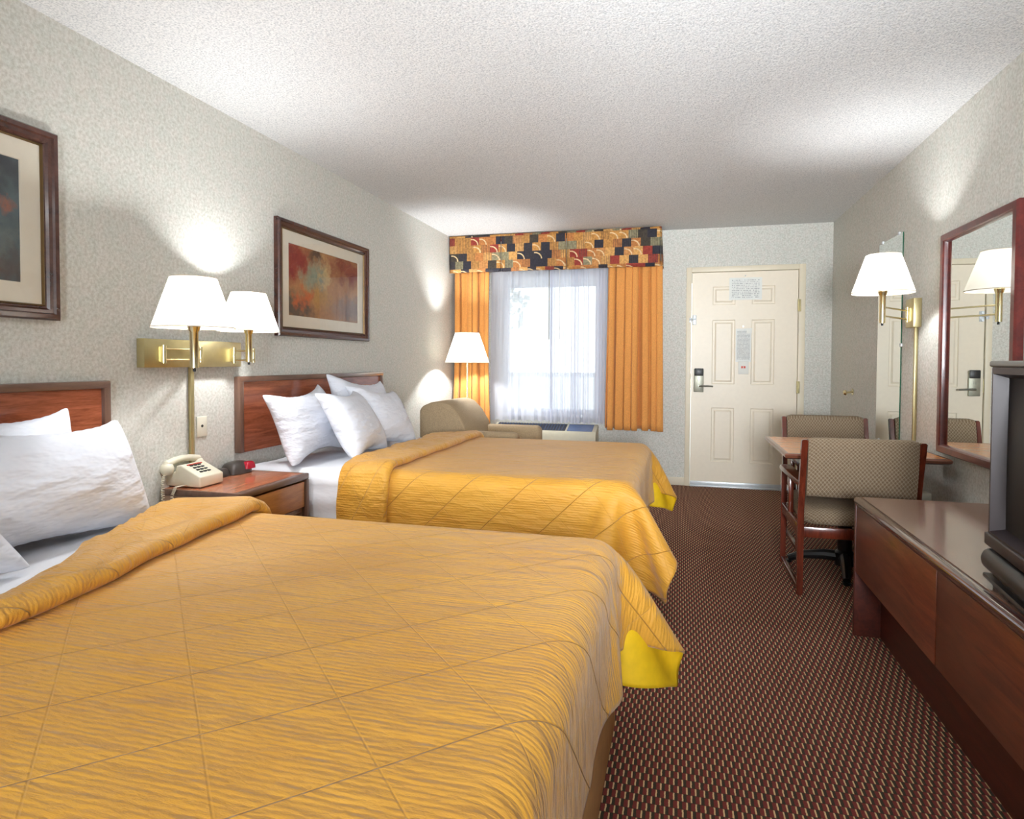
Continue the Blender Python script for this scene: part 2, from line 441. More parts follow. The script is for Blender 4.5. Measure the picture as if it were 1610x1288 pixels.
# ------------------------------------------------------------------ room shell
W = .12
b = bm_new(); box(b, XL-W, XR+W, YF-W, YB+.02, -.1, 0); struct('floor', b, 'carpet', 'brown carpet woven with red, green and cream dashes', 'floor', smooth=0)
b = bm_new(); box(b, XL-W, XR+W, YF-W, YB+.15, H, H+.1); struct('ceiling', b, 'ceiling', 'white popcorn-textured ceiling', 'ceiling', smooth=0)
b = bm_new(); box(b, XL-W, XL, YF-W, YB+W, 0, H); struct('wall_left', b, 'wallpaper', 'speckled beige papered wall behind the headboards', 'wall', smooth=0)
b = bm_new(); box(b, XR, XR+W, YF-W, YB+W, 0, H); struct('wall_right', b, 'wallpaper', 'speckled beige papered wall behind the dresser and table', 'wall', smooth=0)
b = bm_new(); box(b, XL, XR, YF-W, YF, 0, H); struct('wall_front', b, 'wallpaper', 'speckled beige papered wall at the near end of the room', 'wall', smooth=0)
WX0, WX1, WZ0, WZ1 = -1.74, -.755, .655, 2.06
DX0, DX1, DZ = .118, 1.047, 2.024
b = bm_new()
for (x0, x1, z0, z1) in ((XL, WX0, 0, H), (WX0, WX1, 0, WZ0), (WX0, WX1, WZ1, H), (WX1, DX0-.02, 0, H), (DX0-.02, DX1+.02, DZ+.02, H), (DX1+.02, XR, 0, H)):
    box(b, x0, x1, YB, YB+W, z0, z1)
struct('wall_back', b, 'wallpaper', 'far papered wall with the window and the entrance door', 'wall', smooth=0)
b = bm_new(); box(b, -.76, DX0-.052, YB-.014, YB, 0, .076, .003); struct('baseboard_back', b, 'baseboard_paint', 'cream baseboard left of the entrance door', 'baseboard')
b = bm_new(); box(b, XR-.014, XR, 2.99, 6.17, 0, .076, .003); struct('baseboard_right', b, 'baseboard_paint', 'cream baseboard along the right wall', 'baseboard')
b = bm_new(); box(b, DX1+.062, XR-.016, YB-.014, YB, 0, .076, .003); struct('baseboard_corner', b, 'baseboard_paint', 'short cream baseboard right of the entrance door', 'baseboard')

# window
wn_ = thing('window_1', 'white-framed window behind the sheer curtain', 'window', ((WX0+WX1)/2, YB+.06, WZ0), kind='structure')
b = bm_new()
fr = .045
box(b, WX0, WX0+fr, YB+.03, YB+.10, WZ0, WZ1, .004); box(b, WX1-fr, WX1, YB+.03, YB+.10, WZ0, WZ1, .004)
box(b, WX0+fr, WX1-fr, YB+.03, YB+.10, WZ0, WZ0+fr, .004); box(b, WX0+fr, WX1-fr, YB+.03, YB+.10, WZ1-fr, WZ1, .004)
obj('window_frame', b, 'window_frame_white', wn_)
b = bm_new(); box(b, WX0+fr, WX1-fr, YB+.06, YB+.066, WZ0+fr, WZ1-fr); obj('pane', b, 'window_glass', wn_)
b = bm_new(); box(b, WX0-.01, WX1+.01, YB-.03, YB+.03, WZ0-.03, WZ0, .004); obj('window_sill', b, 'window_frame_white', wn_)

# outside: walkway, its roof and a low parapet, a pale tree beyond
b = bm_new(); box(b, -5.5, 3, YB+W, YB+2.0, -.2, -.02); struct('trim_walkway', b, 'concrete', 'concrete walkway outside the window', 'walkway')
b = bm_new(); box(b, -5.5, 3, YB+W, YB+1.6, 2.12, 2.3); struct('trim_overhang', b, 'soffit', 'grey roof overhang seen through the sheer curtain', 'overhang')
b = bm_new()
box(b, -5.5, 3, YB+1.86, YB+1.94, .98, 1.04, .01)
for i in range(58): box(b, -5.4+i*.145, -5.38+i*.145, YB+1.89, YB+1.91, -.02, .98)
rl = obj('walkway_railing', b, 'window_frame_white', None, (-1, YB+1.9, -.02)); tag(rl, 'pale railing outside, faint through the sheer curtain', 'railing')
b = bm_new(); box(b, -40, 40, YB+2.0, 60, -.3, -.25); struct('trim_ground', b, 'concrete', 'pale paved ground outside the window', 'ground')
tr_ = thing('tree', 'pale green tree outside, faint through the sheer curtain', 'tree', (-4.3, YB+7, -.25))
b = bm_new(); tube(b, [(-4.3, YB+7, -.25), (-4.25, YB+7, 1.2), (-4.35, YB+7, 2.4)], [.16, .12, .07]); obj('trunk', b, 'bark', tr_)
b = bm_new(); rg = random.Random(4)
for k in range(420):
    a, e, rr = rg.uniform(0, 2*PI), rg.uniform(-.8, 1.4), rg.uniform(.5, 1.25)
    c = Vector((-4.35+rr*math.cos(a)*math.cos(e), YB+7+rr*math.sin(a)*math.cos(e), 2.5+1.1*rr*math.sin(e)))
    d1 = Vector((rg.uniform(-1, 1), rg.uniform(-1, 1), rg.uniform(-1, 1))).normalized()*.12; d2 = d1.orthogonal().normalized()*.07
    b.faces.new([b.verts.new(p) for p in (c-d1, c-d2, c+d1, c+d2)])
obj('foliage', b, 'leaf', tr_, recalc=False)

# ------------------------------------------------------------------ entrance door
dr = thing('door_1', 'cream six-panel entrance door with a card lock', 'door', ((DX0+DX1)/2, YB, 0), kind='structure')
b = bm_new()
fw_ = .052
box(b, DX0-fw_, DX0-.004, YB-.018, YB+.1, 0, DZ+fw_, .004); box(b, DX1+.004, DX1+fw_+.008, YB-.018, YB+.1, 0, DZ+fw_, .004)
box(b, DX0-.004, DX1+.004, YB-.018, YB+.1, DZ+.004, DZ+fw_, .004)
obj('door_frame', b, 'door_frame_paint', dr)
b = bm_new()
YD = YB+.004     # face of the leaf
b0 = bmesh.new()
xs = [DX0, .305, .508, .652, .852, DX1]; zs = [.0, .237, .751, .974, 1.577, 1.72, 1.89, DZ]
holes = {(1, 1), (3, 1), (1, 3), (3, 3), (1, 5), (3, 5)}
g = {}
def gv(x, y, z):
    k = (round(x, 4), round(y, 4), round(z, 4))
    if k not in g: g[k] = b.verts.new((x, y, z))
    return g[k]
for i in range(5):
    for j in range(7):
        x0, x1, z0, z1 = xs[i], xs[i+1], zs[j], zs[j+1]
        if (i, j) in holes:
            R0 = [(x0, YD, z0), (x1, YD, z0), (x1, YD, z1), (x0, YD, z1)]
            def ins(d, y): return [(x0+d, y, z0+d), (x1-d, y, z0+d), (x1-d, y, z1-d), (x0+d, y, z1-d)]
            rings = [R0, ins(.006, YD+.009), ins(.022, YD+.009), ins(.036, YD+.001)]
            for a, c in zip(rings[:-1], rings[1:]):
                for k in range(4): b.faces.new([gv(*a[k]), gv(*a[(k+1) % 4]), gv(*c[(k+1) % 4]), gv(*c[k])])
            b.faces.new([gv(*p) for p in rings[-1]])
        else:
            b.faces.new([gv(x0, YD, z0), gv(x1, YD, z0), gv(x1, YD, z1), gv(x0, YD, z1)])
b0.free()
box(b, DX0, DX1, YD+.012, YD+.045, 0, DZ)
lf = obj('door_leaf', b, 'door_paint', dr, smooth=20)
b = bm_new(); box(b, DX0+.002, DX1-.002, YD-.012, YD-.001, .012, .05, .002)
for k in range(7): lathe(b, [(0, .036), (.004, .036), (.004, .038)], DX0+.07+k*.13, YD-.012, 8)
obj('door_sweep', b, 'white_metal', dr)
b = bm_new(); box(b, DX0-.004, DX1+.004, YB-.03, YB+.08, 0, .014, .003); obj('threshold', b, 'white_metal', dr)
# card lock
b = bm_new(); box(b, .142, .232, YD-.022, YD, .898, 1.118, .006); lk = obj('lock_plate', b, 'lock_steel', dr)
b = bm_new(); box(b, .149, .228, YD-.034, YD-.018, 1.052, 1.122, .004); obj('card_reader', b, 'black_plastic', lk)
b = bm_new(); tube(b, [(.198, YD-.02, .956), (.198, YD-.055, .956)], .011); tube(b, [(.19, YD-.058, .956), (.25, YD-.06, .957), (.315, YD-.056, .953)], [.01, .009, .008]); obj('lever_handle', b, 'steel', lk)
for k in (0, 1):
    b = bm_new(); box(b, .176+k*.016, .182+k*.016, YD-.024, YD-.021, 1.0, 1.022, .001); obj('indicator', b, 'steel', lk)
b = bm_new(); box(b, DX0-.003, DX0+.001, YD-.006, YD+.001, .93, 1.04); obj('strike_plate', b, 'brass_plate', dr)
b = bm_new()
box(b, .095, .118, YB-.026, YB-.018, 1.555, 1.60, .002); box(b, .124, .16, YD-.012, YD, 1.535, 1.625, .004)
tube(b, [(.10, YB-.03, 1.58), (.13, YB-.045, 1.58), (.15, YB-.04, 1.585)], .006)
for dz in (-.03, .03): tube(b, [(.14, YD-.01, 1.58+dz), (.142, YD-.03, 1.58+dz)], .012)
obj('swing_latch', b, 'white_metal', dr)
for z in (1.70, .955, .26):
    b = bm_new(); box(b, DX1-.006, DX1+.022, YB-.024, YB-.016, z-.055, z+.055, .002); tube(b, [(DX1, YB-.03, z-.055), (DX1, YB-.03, z+.055)], .008); obj('hinge', b, 'brass_plate', dr)
b = bm_new(); tube(b, [(.592, YD-.004, 1.985), (.592, YD+.002, 1.985)], .007); obj('peephole', b, 'steel', dr)
b = bm_new(); tube(b, [(.578, YD-.006, 1.515), (.578, YD+.002, 1.515)], .009); obj('knocker_bolt', b, 'steel', dr)
# papers on the door
b = bm_new(); box(b, .452, .738, YD-.003, YD-.0005, 1.762, 1.968); nm = obj('evacuation_map', b, 'printed_map', None, (.595, YD-.002, 1.76)); tag(nm, 'white landscape evacuation plan sheet taped high on the door', 'notice')
b = bm_new(); box(b, .515, .652, YD-.003, YD-.0005, 1.185, 1.495); nm = obj('rate_notice', b, 'printed_notice', None, (.58, YD-.002, 1.18)); tag(nm, 'tall narrow printed notice at the middle of the door', 'notice')
b = bm_new(); box(b, .61, .655, YD-.005, YD-.0032, 1.452, 1.498); nm = obj('sticker', b, 'paper', None, (.63, YD-.004, 1.45)); tag(nm, 'small blank white sticker on the corner of the tall notice', 'sticker')
sg = thing('door_hanger', 'small cream card with a red print below the tall notice', 'card', (.585, YD-.003, 1.07))
b = bm_new(); box(b, .54, .632, YD-.006, YD-.002, 1.07, 1.19, .002); obj('card', b, 'paper', sg)
b = bm_new(); box(b, .566, .582, YD-.0075, YD-.005, 1.125, 1.145); box(b, .587, .604, YD-.0075, YD-.005, 1.125, 1.145); obj('red_print', b, 'red_plastic', sg)

# ------------------------------------------------------------------ window dressing
def folds(name, x0, x1, y, z0, z1, n, amp, mat, label, cat, seed, spread=.0, flare=.0, par=None, thick=.0, nu=260, sharp=True):
    rg = random.Random(seed)
    ph = [rg.uniform(-.5, .5) for _ in range(8)]
    def fn(u, w):
        z = z1+(z0-z1)*w
        q = n*2*PI*(u+.018*math.sin(2*PI*u*2.3+ph[0])+.012*math.sin(2*PI*u*5.1+ph[1]*6))+.35*w*math.sin(u*9+ph[2]*5)
        a = amp*(.75+.35*math.sin(u*13+ph[3]*6))*(.8+.3*w)
        xx = x0+(x1-x0)*u + flare*(u-.5)*w + .25*amp*math.sin(2*q+ph[4])
        xx += spread*math.sin(PI*w)*(u-.5)
        zz = z + (.006*math.sin(q+1) if w > .98 else 0)
        sf = (2*abs(math.sin(q/2))**.8-1) if sharp else math.sin(q)
        return (xx, y-a*sf+.004*math.sin(u*50+w*7), zz)
    b = bm_new(); grid(b, fn, nu, 26)
    o = obj(name, b, mat, par, None if par else ((x0+x1)/2, y, z0), recalc=False, smooth=180)
    if not par: tag(o, label, cat)
    if thick:
        m = o.modifiers.new('thick', 'SOLIDIFY'); m.thickness = thick
    return o
dl_ = folds('drape', XL+.04, -1.86, YB-.115, .535, 2.12, 5.5, .055, 'drape_fabric', 'orange-gold drape at the left of the window, behind the floor lamp', 'curtain', 3, -.03, .04, thick=.004)
dr_ = folds('drape', -.655, -.165, YB-.135, .535, 2.12, 6.5, .065, 'drape_fabric', 'orange-gold drape at the right of the window, beside the door', 'curtain', 8, .0, .03, thick=.004)
sh_ = thing('sheer_curtain', 'white sheer curtain glowing with daylight across the window', 'curtain', (-1.2, YB-.05, .57))
folds('left_panel', -1.86, -1.22, YB-.052, .585, 2.12, 8, .018, 'sheer', '', '', 5, par=sh_)
folds('right_panel', -1.24, -.63, YB-.048, .575, 2.12, 13, .030, 'sheer', '', '', 9, par=sh_)
b = bm_new(); tube(b, [(-1.245, YB-.09, 1.40), (-1.245, YB-.09, 2.1)], .0045, 6); obj('wand', b, 'steel', sh_)
b = bm_new(); tube(b, [(-1.14, YB-.09, 1.40), (-1.14, YB-.09, 2.1)], .0045, 6); obj('wand', b, 'window_frame_white', sh_)
# valance: board covered in print, with two inverted pleats
va = thing('valance', 'box valance in patchwork print of gold, rust, navy and grey', 'valance', (-1.2, YB-.12, 2.07))
VX0, VX1, VY, VZ0, VZ1 = XL+.012, -.168, YB-.235, 2.068, H-.012
b = bm_new()
segs = [VX0, -1.70, -1.05, VX1]
for s in range(3):
    x0, x1 = segs[s], segs[s+1]
    def fn(u, w, x0=x0, x1=x1):
        x = x0+.004+(x1-x0-.008)*u; z = VZ1+(VZ0-VZ1)*w
        e = max(0, 1-min(u, 1-u)*22)
        return (x, VY + .012*e*e*w - .006*math.sin(PI*u)*w, z+.006*math.sin(PI*u)*w)
    grid(b, fn, 40, 12)
o = obj('front_skirt', b, 'valance_print', va, recalc=False); m = o.modifiers.new('t', 'SOLIDIFY'); m.thickness = .006
b = bm_new()
def fn(u, w): return (VX1+.006*w+.012*w*math.sin(PI*u), VY+(YB-.004-VY)*u, VZ1+(VZ0-VZ1)*w)
grid(b, fn, 14, 8)
o = obj('side_skirt', b, 'valance_print', va, recalc=False); m = o.modifiers.new('t', 'SOLIDIFY'); m.thickness = .006
b = bm_new(); box(b, VX0, VX1-.004, VY+.018, YB-.004, VZ1-.02, VZ1+.008); obj('board', b, 'valance_print', va)
b = bm_new()
for x0, x1 in ((VX0, -1.705), (-1.695, -1.055), (-1.045, VX1)):
    tube(b, [(x0+.01, VY-.002, VZ0+.002), ((x0+x1)/2, VY-.006, VZ0+.006), (x1-.01, VY-.002, VZ0+.002)], .006, 8)
obj('piping', b, 'valance_print', va)

# through-wall air conditioner
ac = thing('air_conditioner', 'beige wall air conditioner below the window, grille on top', 'air conditioner', (-1.2, YB-.13, .1))
ax0, ax1, ay = -1.80, -.755, YB-.235
b = bm_new()
prism(b, [(ay, .10), (ay, .475), (ay+.02, .505), (YB-.01, .562), (YB-.01, .10)], 'x', ax0, ax1, .008)
obj('cabinet', b, 'ac_plastic', ac)
def slope(y): return .505+(y-ay-.02)*(.057/(YB-.03-ay))
def slab(b, x0, x1, y0, y1, h, mi=0):
    bb = bmesh.new()
    v_ = [bb.verts.new(p) for p in ((x0, y0, slope(y0)-.004), (x1, y0, slope(y0)-.004), (x1, y1, slope(y1)-.004), (x0, y1, slope(y1)-.004),
                                   (x0, y0, slope(y0)+h), (x1, y0, slope(y0)+h), (x1, y1, slope(y1)+h), (x0, y1, slope(y1)+h))]
    for f in ((3, 2, 1, 0), (4, 5, 6, 7), (0, 1, 5, 4), (1, 2, 6, 5), (2, 3, 7, 6), (3, 0, 4, 7)): bb.faces.new([v_[i] for i in f])
    merge(b, bb, mi)
b = bm_new(); slab(b, ax0+.03, -1.06, ay+.03, YB-.04, .003); obj('air_grille', b, 'ac_dark', ac)
b = bm_new()
for k in range(24): slab(b, ax0+.04+k*.029, ax0+.044+k*.029, ay+.032, YB-.042, .008)
obj('louver', b, 'ac_window_sheen', ac)
b = bm_new(); slab(b, -1.04, ax1-.04, ay+.03, YB-.04, .004); obj('control_panel', b, 'ac_window_sheen', ac)

# ------------------------------------------------------------------ pictures and mirrors
def frame_bars(b, x, y0, y1, z0, z1, w, d, sgn, prof=None):
    """moulded frame standing off the wall at x, towards sgn"""
    prof = prof or [(0, 0), (0, d*.75), (w*.12, d), (w*.4, d), (w*.5, d*.8), (w*.72, d*.72), (w*.85, d*.5), (w, d*.42), (w, 0)]
    cs = [(y0, z0, 1, 1), (y1, z0, -1, 1), (y1, z1, -1, -1), (y0, z1, 1, -1)]
    rings = [[b.verts.new((x+sgn*q, cy+sy*p, cz+sz*p)) for p, q in prof] for cy, cz, sy, sz in cs]
    for k in range(4):
        a, c = rings[k], rings[(k+1) % 4]
        for i in range(len(prof)): j = (i+1) % len(prof); b.faces.new((a[i], a[j], c[j], c[i]))
def picture(y0, y1, label, artm, sub):
    z0, z1 = 1.323, 2.009
    t_ = thing('framed_picture', label, 'picture', (XL, (y0+y1)/2, z0), 'framed abstracts over the beds')
    b = bm_new(); frame_bars(b, XL+.001, y0, y1, z0, z1, .052, .034, 1); obj('frame', b, 'picture_frame_wood', t_, smooth=25)
    b = bm_new(); frame_bars(b, XL+.001, y0+.05, y1-.05, z0+.05, z1-.05, .007, .02, 1, [(0, 0), (0, .017), (.003, .02), (.007, .014), (.007, 0)]); obj('gilt_fillet', b, 'gilt', t_)
    b = bm_new(); frame_bars(b, XL+.001, y0+.053, y1-.053, z0+.053, z1-.053, .076, .009, 1, [(0, 0), (0, .009), (.074, .009), (.076, .007), (.076, 0)]); obj('mat', b, 'mat_board', t_, smooth=20)
    b = bm_new(); box(b, XL+.001, XL+.006, y0+.125, y1-.125, z0+.125, z1-.125); obj('print', b, artm, t_)
    b = bm_new(); v_ = [b.verts.new(p) for p in ((XL+.0125, y0+.055, z0+.055), (XL+.0125, y1-.055, z0+.055), (XL+.0125, y1-.055, z1-.055), (XL+.0125, y0+.055, z1-.055))]; b.faces.new(v_)
    obj('glass', b, 'picture_glass', t_)
    return t_
picture(3.136, 4.224, 'framed abstract in reds and ochres, above the far bed', 'art_warm', 0)
picture(.735, 1.8235, 'framed abstract in slate blues and browns, above the near bed', 'art_cool', 1)
# framed mirror
mz0, mz1, my0, my1 = .7204, 1.8378, 2.9377, 3.6962
mi_ = thing('framed_mirror', 'tall mirror in a dark red-brown frame, on the wall over the dresser end', 'mirror', (XR, (my0+my1)/2, mz0))
b = bm_new(); frame_bars(b, XR-.001, my0, my1, mz0, mz1, .045, .034, -1, [(0, 0), (0, .026), (.006, .034), (.034, .034), (.040, .028), (.045, .014), (.045, 0)]); obj('frame', b, 'mirror_frame_wood', mi_, smooth=25)
b = bm_new(); box(b, XR-.014, XR-.004, my0+.04, my1-.04, mz0+.04, mz1-.04); obj('mirror_glass', b, 'mirror', mi_)
# frameless mirror
tm = thing('frameless_mirror', 'tall frameless mirror with green glass edge, behind the wall lamp', 'mirror', (XR, 4.58, .66))
b = bm_new(); box(b, XR-.008, XR-.002, 4.347, 4.815, .66, 1.985); b.faces.ensure_lookup_table()
for f in b.faces:
    f.material_index = 0 if f.calc_center_median().x < XR-.0075 else 1
obj('mirror_glass', b, ['mirror', 'glass_edge'], tm, smooth=0)
for (y, z) in ((4.42, 1.988), (4.74, 1.988), (4.42, .657), (4.74, .657), (4.343, 1.29)):
    b = bm_new(); box(b, XR-.013, XR-.001, y-.012, y+.012, z-.01, z+.01, .003); obj('clip', b, 'window_frame_white', tm)
# doorstop
b = bm_new()
tube(b, [(XR-.001, 5.445, .95), (XR-.006, 5.445, .95)], .026, 16); tube(b, [(XR-.006, 5.445, .95), (XR-.05, 5.445, .945)], .008, 10); tube(b, [(XR-.046, 5.445, .945), (XR-.055, 5.445, .944), (XR-.068, 5.445, .943)], [.018, .022, .014], 14)
o = obj('doorstop', b, 'brass', None, (XR, 5.445, .95)); tag(o, 'small brass doorstop on the right wall near the door', 'doorstop')

# ------------------------------------------------------------------ wall lamps
SHH = .19
def shade_parts(par, cx, cy, z0, rb, rt_, h):
    b = bm_new()
    prof = [(rb, z0), (rb*.985+rt_*.015, z0+h*.02)] + [(rb+(rt_-rb)*k/8, z0+h*k/8) for k in range(1, 9)]
    lathe(b, prof, cx, cy, 40); sh = obj('lamp_shade', b, 'shade', par, recalc=False)
    b = bm_new()
    n = 40
    tube(b, [(cx+rb*math.cos(2*PI*k/n), cy+rb*math.sin(2*PI*k/n), z0) for k in range(n+1)], .0022, 6, cap=False)
    obj('rim', b, 'shade_trim', sh); b = bm_new()
    tube(b, [(cx+rt_*math.cos(2*PI*k/n), cy+rt_*math.sin(2*PI*k/n), z0+h) for k in range(n+1)], .002, 6, cap=False)
    obj('rim', b, 'shade_trim', sh)
    b = bm_new()
    for k in range(3): tube(b, [(cx, cy, z0+h*.86), (cx+rt_*math.cos(2*PI*k/3), cy+rt_*math.sin(2*PI*k/3), z0+h*.98)], .0018, 6)
    obj('spider', b, 'brass', sh)
    b = bm_new(); lathe(b, [(0, z0+.028), (.012, z0+.03), (.014, z0+.045), (.026, z0+.07), (.028, z0+.085), (.02, z0+.105), (0, z0+.113)], cx, cy, 20); obj('bulb', b, 'bulb', par)
    return sh
def stem_parts(par, cx, cy, z0, z1):
    b = bm_new(); lathe(b, [(0, z0), (.0155, z0), (.0155, z1-.028), (.019, z1-.022), (.024, z1-.004), (.021, z1), (0, z1)], cx, cy, 24); obj('stem', b, 'brass', par)
    b = bm_new(); lathe(b, [(0, z0-.014), (.005, z0-.014), (.006, z0-.004), (.004, z0)], cx, cy, 12); obj('switch_key', b, 'black_metal', par)
def rods(par, pts, dz=.024, zc=1.205):
    for s in (-1, 1):
        b = bm_new(); tube(b, [(x, y, zc+s*dz) for x, y in pts], .0048, 10); obj('swing_arm', b, 'brass', par)

LP = []
ls = thing('wall_lamp', 'brass double swing-arm lamp with two cream shades, above the nightstand', 'lamp', (XL, 2.49, 1.146))
b = bm_new(); box(b, XL, XL+.042, 2.185, 2.80, 1.146, 1.272, .003)
obj('back_plate', b, 'brass_plate', ls)
Ax, Ay = -1.75, 1.955
Bx, By = -2.03, 2.625
for (px_, py_) in ((2.27, 2.27), (2.72, 2.72)):
    b = bm_new(); tube(b, [(XL+.062, px_, 1.165), (XL+.062, px_, 1.245)], .011, 14); box(b, XL+.03, XL+.06, px_-.008, px_+.008, 1.172, 1.238); obj('pivot', b, 'brass', ls)
rods(ls, [(XL+.062, 2.27), (XL+.066, 2.485)]); rods(ls, [(XL+.066, 2.485), (-1.98, 2.24), (Ax, Ay)])
rods(ls, [(XL+.062, 2.72), (XL+.085, 2.84)]); rods(ls, [(XL+.085, 2.84), (Bx, By)])
b = bm_new(); tube(b, [(XL+.066, 2.485, 1.168), (XL+.066, 2.485, 1.242)], .009, 14); obj('elbow', b, 'brass', ls)
b = bm_new(); tube(b, [(XL+.085, 2.84, 1.168), (XL+.085, 2.84, 1.242)], .009, 14); obj('elbow', b, 'brass', ls)
for (cx, cy, z0) in ((Ax, Ay, 1.30), (Bx, By, 1.322)):
    stem_parts(ls, cx, cy, z0-.15, z0+.012); shade_parts(ls, cx, cy, z0, .142, .08, SHH-.005); LP.append((cx, cy, z0+.095))
b = bm_new(); box(b, XL, XL+.018, 2.475, 2.497, .61, 1.146, .003); obj('cord_cover', b, 'brass_plate', ls)

rs_ = thing('wall_lamp', 'brass swing-arm lamp with one cream shade, between the two mirrors', 'lamp', (XR, 4.09, 1.38))
b = bm_new(); box(b, XR-.042, XR, 4.03, 4.16, 1.385, 1.55, .003); obj('back_plate', b, 'brass_plate', rs_)
Cx, Cy = 1.05, 3.745
b = bm_new(); tube(b, [(XR-.058, 4.08, 1.415), (XR-.058, 4.08, 1.50)], .011, 14); box(b, XR-.056, XR-.03, 4.072, 4.088, 1.42, 1.495); obj('pivot', b, 'brass', rs_)
for s in (-1, 1):
    b = bm_new(); tube(b, [(XR-.058, 4.08, 1.455+s*.024), (Cx, Cy, 1.455+s*.024)], .0048, 10); obj('swing_arm', b, 'brass', rs_)
stem_parts(rs_, Cx, Cy, 1.392, 1.565); shade_parts(rs_, Cx, Cy, 1.553, .15, .082, SHH+.012); LP.append((Cx, Cy, 1.65))
b = bm_new(); box(b, XR-.018, XR, 4.075, 4.097, .50, 1.385, .003); obj('cord_cover', b, 'brass_plate', rs_)
b = bm_new(); box(b, XR-.04, XR, 4.02, 4.07, .45, .50, .01, 3); tube(b, [(XR-.02, 4.06, .44), (XR-.015, 4.085, .30), (XR-.02, 4.08, .09)], .004, 6); obj('plug', b, 'black_plastic', rs_)
b = bm_new(); box(b, XR-.06, XR, 3.83, 3.90, .43, .475, .004); o = obj('outlet_box', b, 'ivory_plate', None, (XR, 3.87, .43)); tag(o, 'small beige outlet box low on the right wall under the mirror', 'outlet')

# floor lamp
fl = thing('floor_lamp', 'brass floor lamp with a cream shade in the corner by the drape', 'lamp', (-1.935, 5.62, 0))
b = bm_new(); lathe(b, [(0, 0), (.13, 0), (.132, .012), (.10, .022), (.02, .034), (.011, .05), (.009, .06), (.009, 1.2), (0, 1.2)], -1.935, 5.62, 32); obj('pole', b, 'brass', fl)
shade_parts(fl, -1.935, 5.62, 1.168, .208, .112, .28); LP.append((-1.935, 5.62, 1.30))

# telephone jack plate on the left wall
b = bm_new(); box(b, XL, XL+.007, 2.525, 2.592, .805, .905, .003); tube(b, [(XL+.006, 2.557, .858), (XL+.009, 2.557, .858)], .007, 10, mi=1)
o = obj('wall_jack', b, ['ivory_plate', 'black_plastic'], None, (XL, 2.557, .805)); tag(o, 'ivory jack plate on the wall above the nightstand', 'jack plate')

# ------------------------------------------------------------------ cloth solver (position based)
def batches_grid(I, wrap=False):
    nI, nJ = I.shape; out = []
    def add(A, B): 
        if A.size: out.append((A.ravel(), B.ravel()))
    for s in (0, 1):
        add(I[s:-1:2, :], I[s+1::2, :]); add(I[:, s:-1:2], I[:, s+1::2])
    for s in (0, 1):
        add(I[s:-1:2, :-1], I[s+1::2, 1:]); add(I[s:-1:2, 1:], I[s+1::2, :-1])
    ns = len(out)
    for s in range(4):
        a = I[s:-3:4, :]; c = I[s+3::4, :]; n = min(len(a), len(c)); add(a[:n], c[:n])
        a = I[:, s:-3:4]; c = I[:, s+3::4]; n = min(a.shape[1], c.shape[1]); add(a[:, :n], c[:, :n])
    return out, ns
def fix(pairs):  # keep A/B equal in size
    return pairs
def solve(P, rest, bats, ns, kb, coll, steps, iters, dt=.02, damp=.985, pin=None, extra=None, grav=9.8):
    V = np.zeros_like(P)
    data = []
    for k, (a, c) in enumerate(bats):
        L = np.linalg.norm(rest[a]-rest[c], axis=1)
        data.append((a, c, L, 1. if k < ns else kb))
    for s in range(steps):
        V[:, 2] -= grav*dt; V *= damp
        if extra is not None: V += extra(P, s)*dt
        Q = P+V*dt
        if pin is not None: Q[pin] = P[pin]
        for it in range(iters):
            for a, c, L, k in data:
                d = Q[c]-Q[a]; l = np.sqrt((d*d).sum(1))+1e-9
                g_ = (.5*k*(l-L)/l)[:, None]*d
                Q[a] += g_; Q[c] -= g_
            if pin is not None: Q[pin] = P[pin]
            if coll: Q = coll(Q, P)
        V = (Q-P)/dt; P = Q
    return P

def rbox_coll(lo, hi, r, fric=.6, z0=.004):
    lo = np.array(lo); hi = np.array(hi); c = (lo+hi)/2; hs = (hi-lo)/2-r
    def f(Q, P):
        d = Q-c; q = np.abs(d)-hs
        out = np.maximum(q, 0); L = np.linalg.norm(out, axis=1)
        sd = L+np.minimum(q.max(1), 0)-r
        inside = sd < 0
        if inside.any():
            n = np.where((L > 1e-6)[:, None], out/np.maximum(L, 1e-6)[:, None], (q == q.max(1)[:, None])*1.)*np.sign(d)
            Q = Q - (sd*inside)[:, None]*n
            mv = Q-P; t_ = mv-(mv*n).sum(1)[:, None]*n
            Q = Q-np.where(inside[:, None], t_*fric*.25, 0)
        b_ = Q[:, 2] < z0
        Q[b_, 2] = z0; Q[b_, :2] = P[b_, :2]*.7+Q[b_, :2]*.3
        return Q
    return f

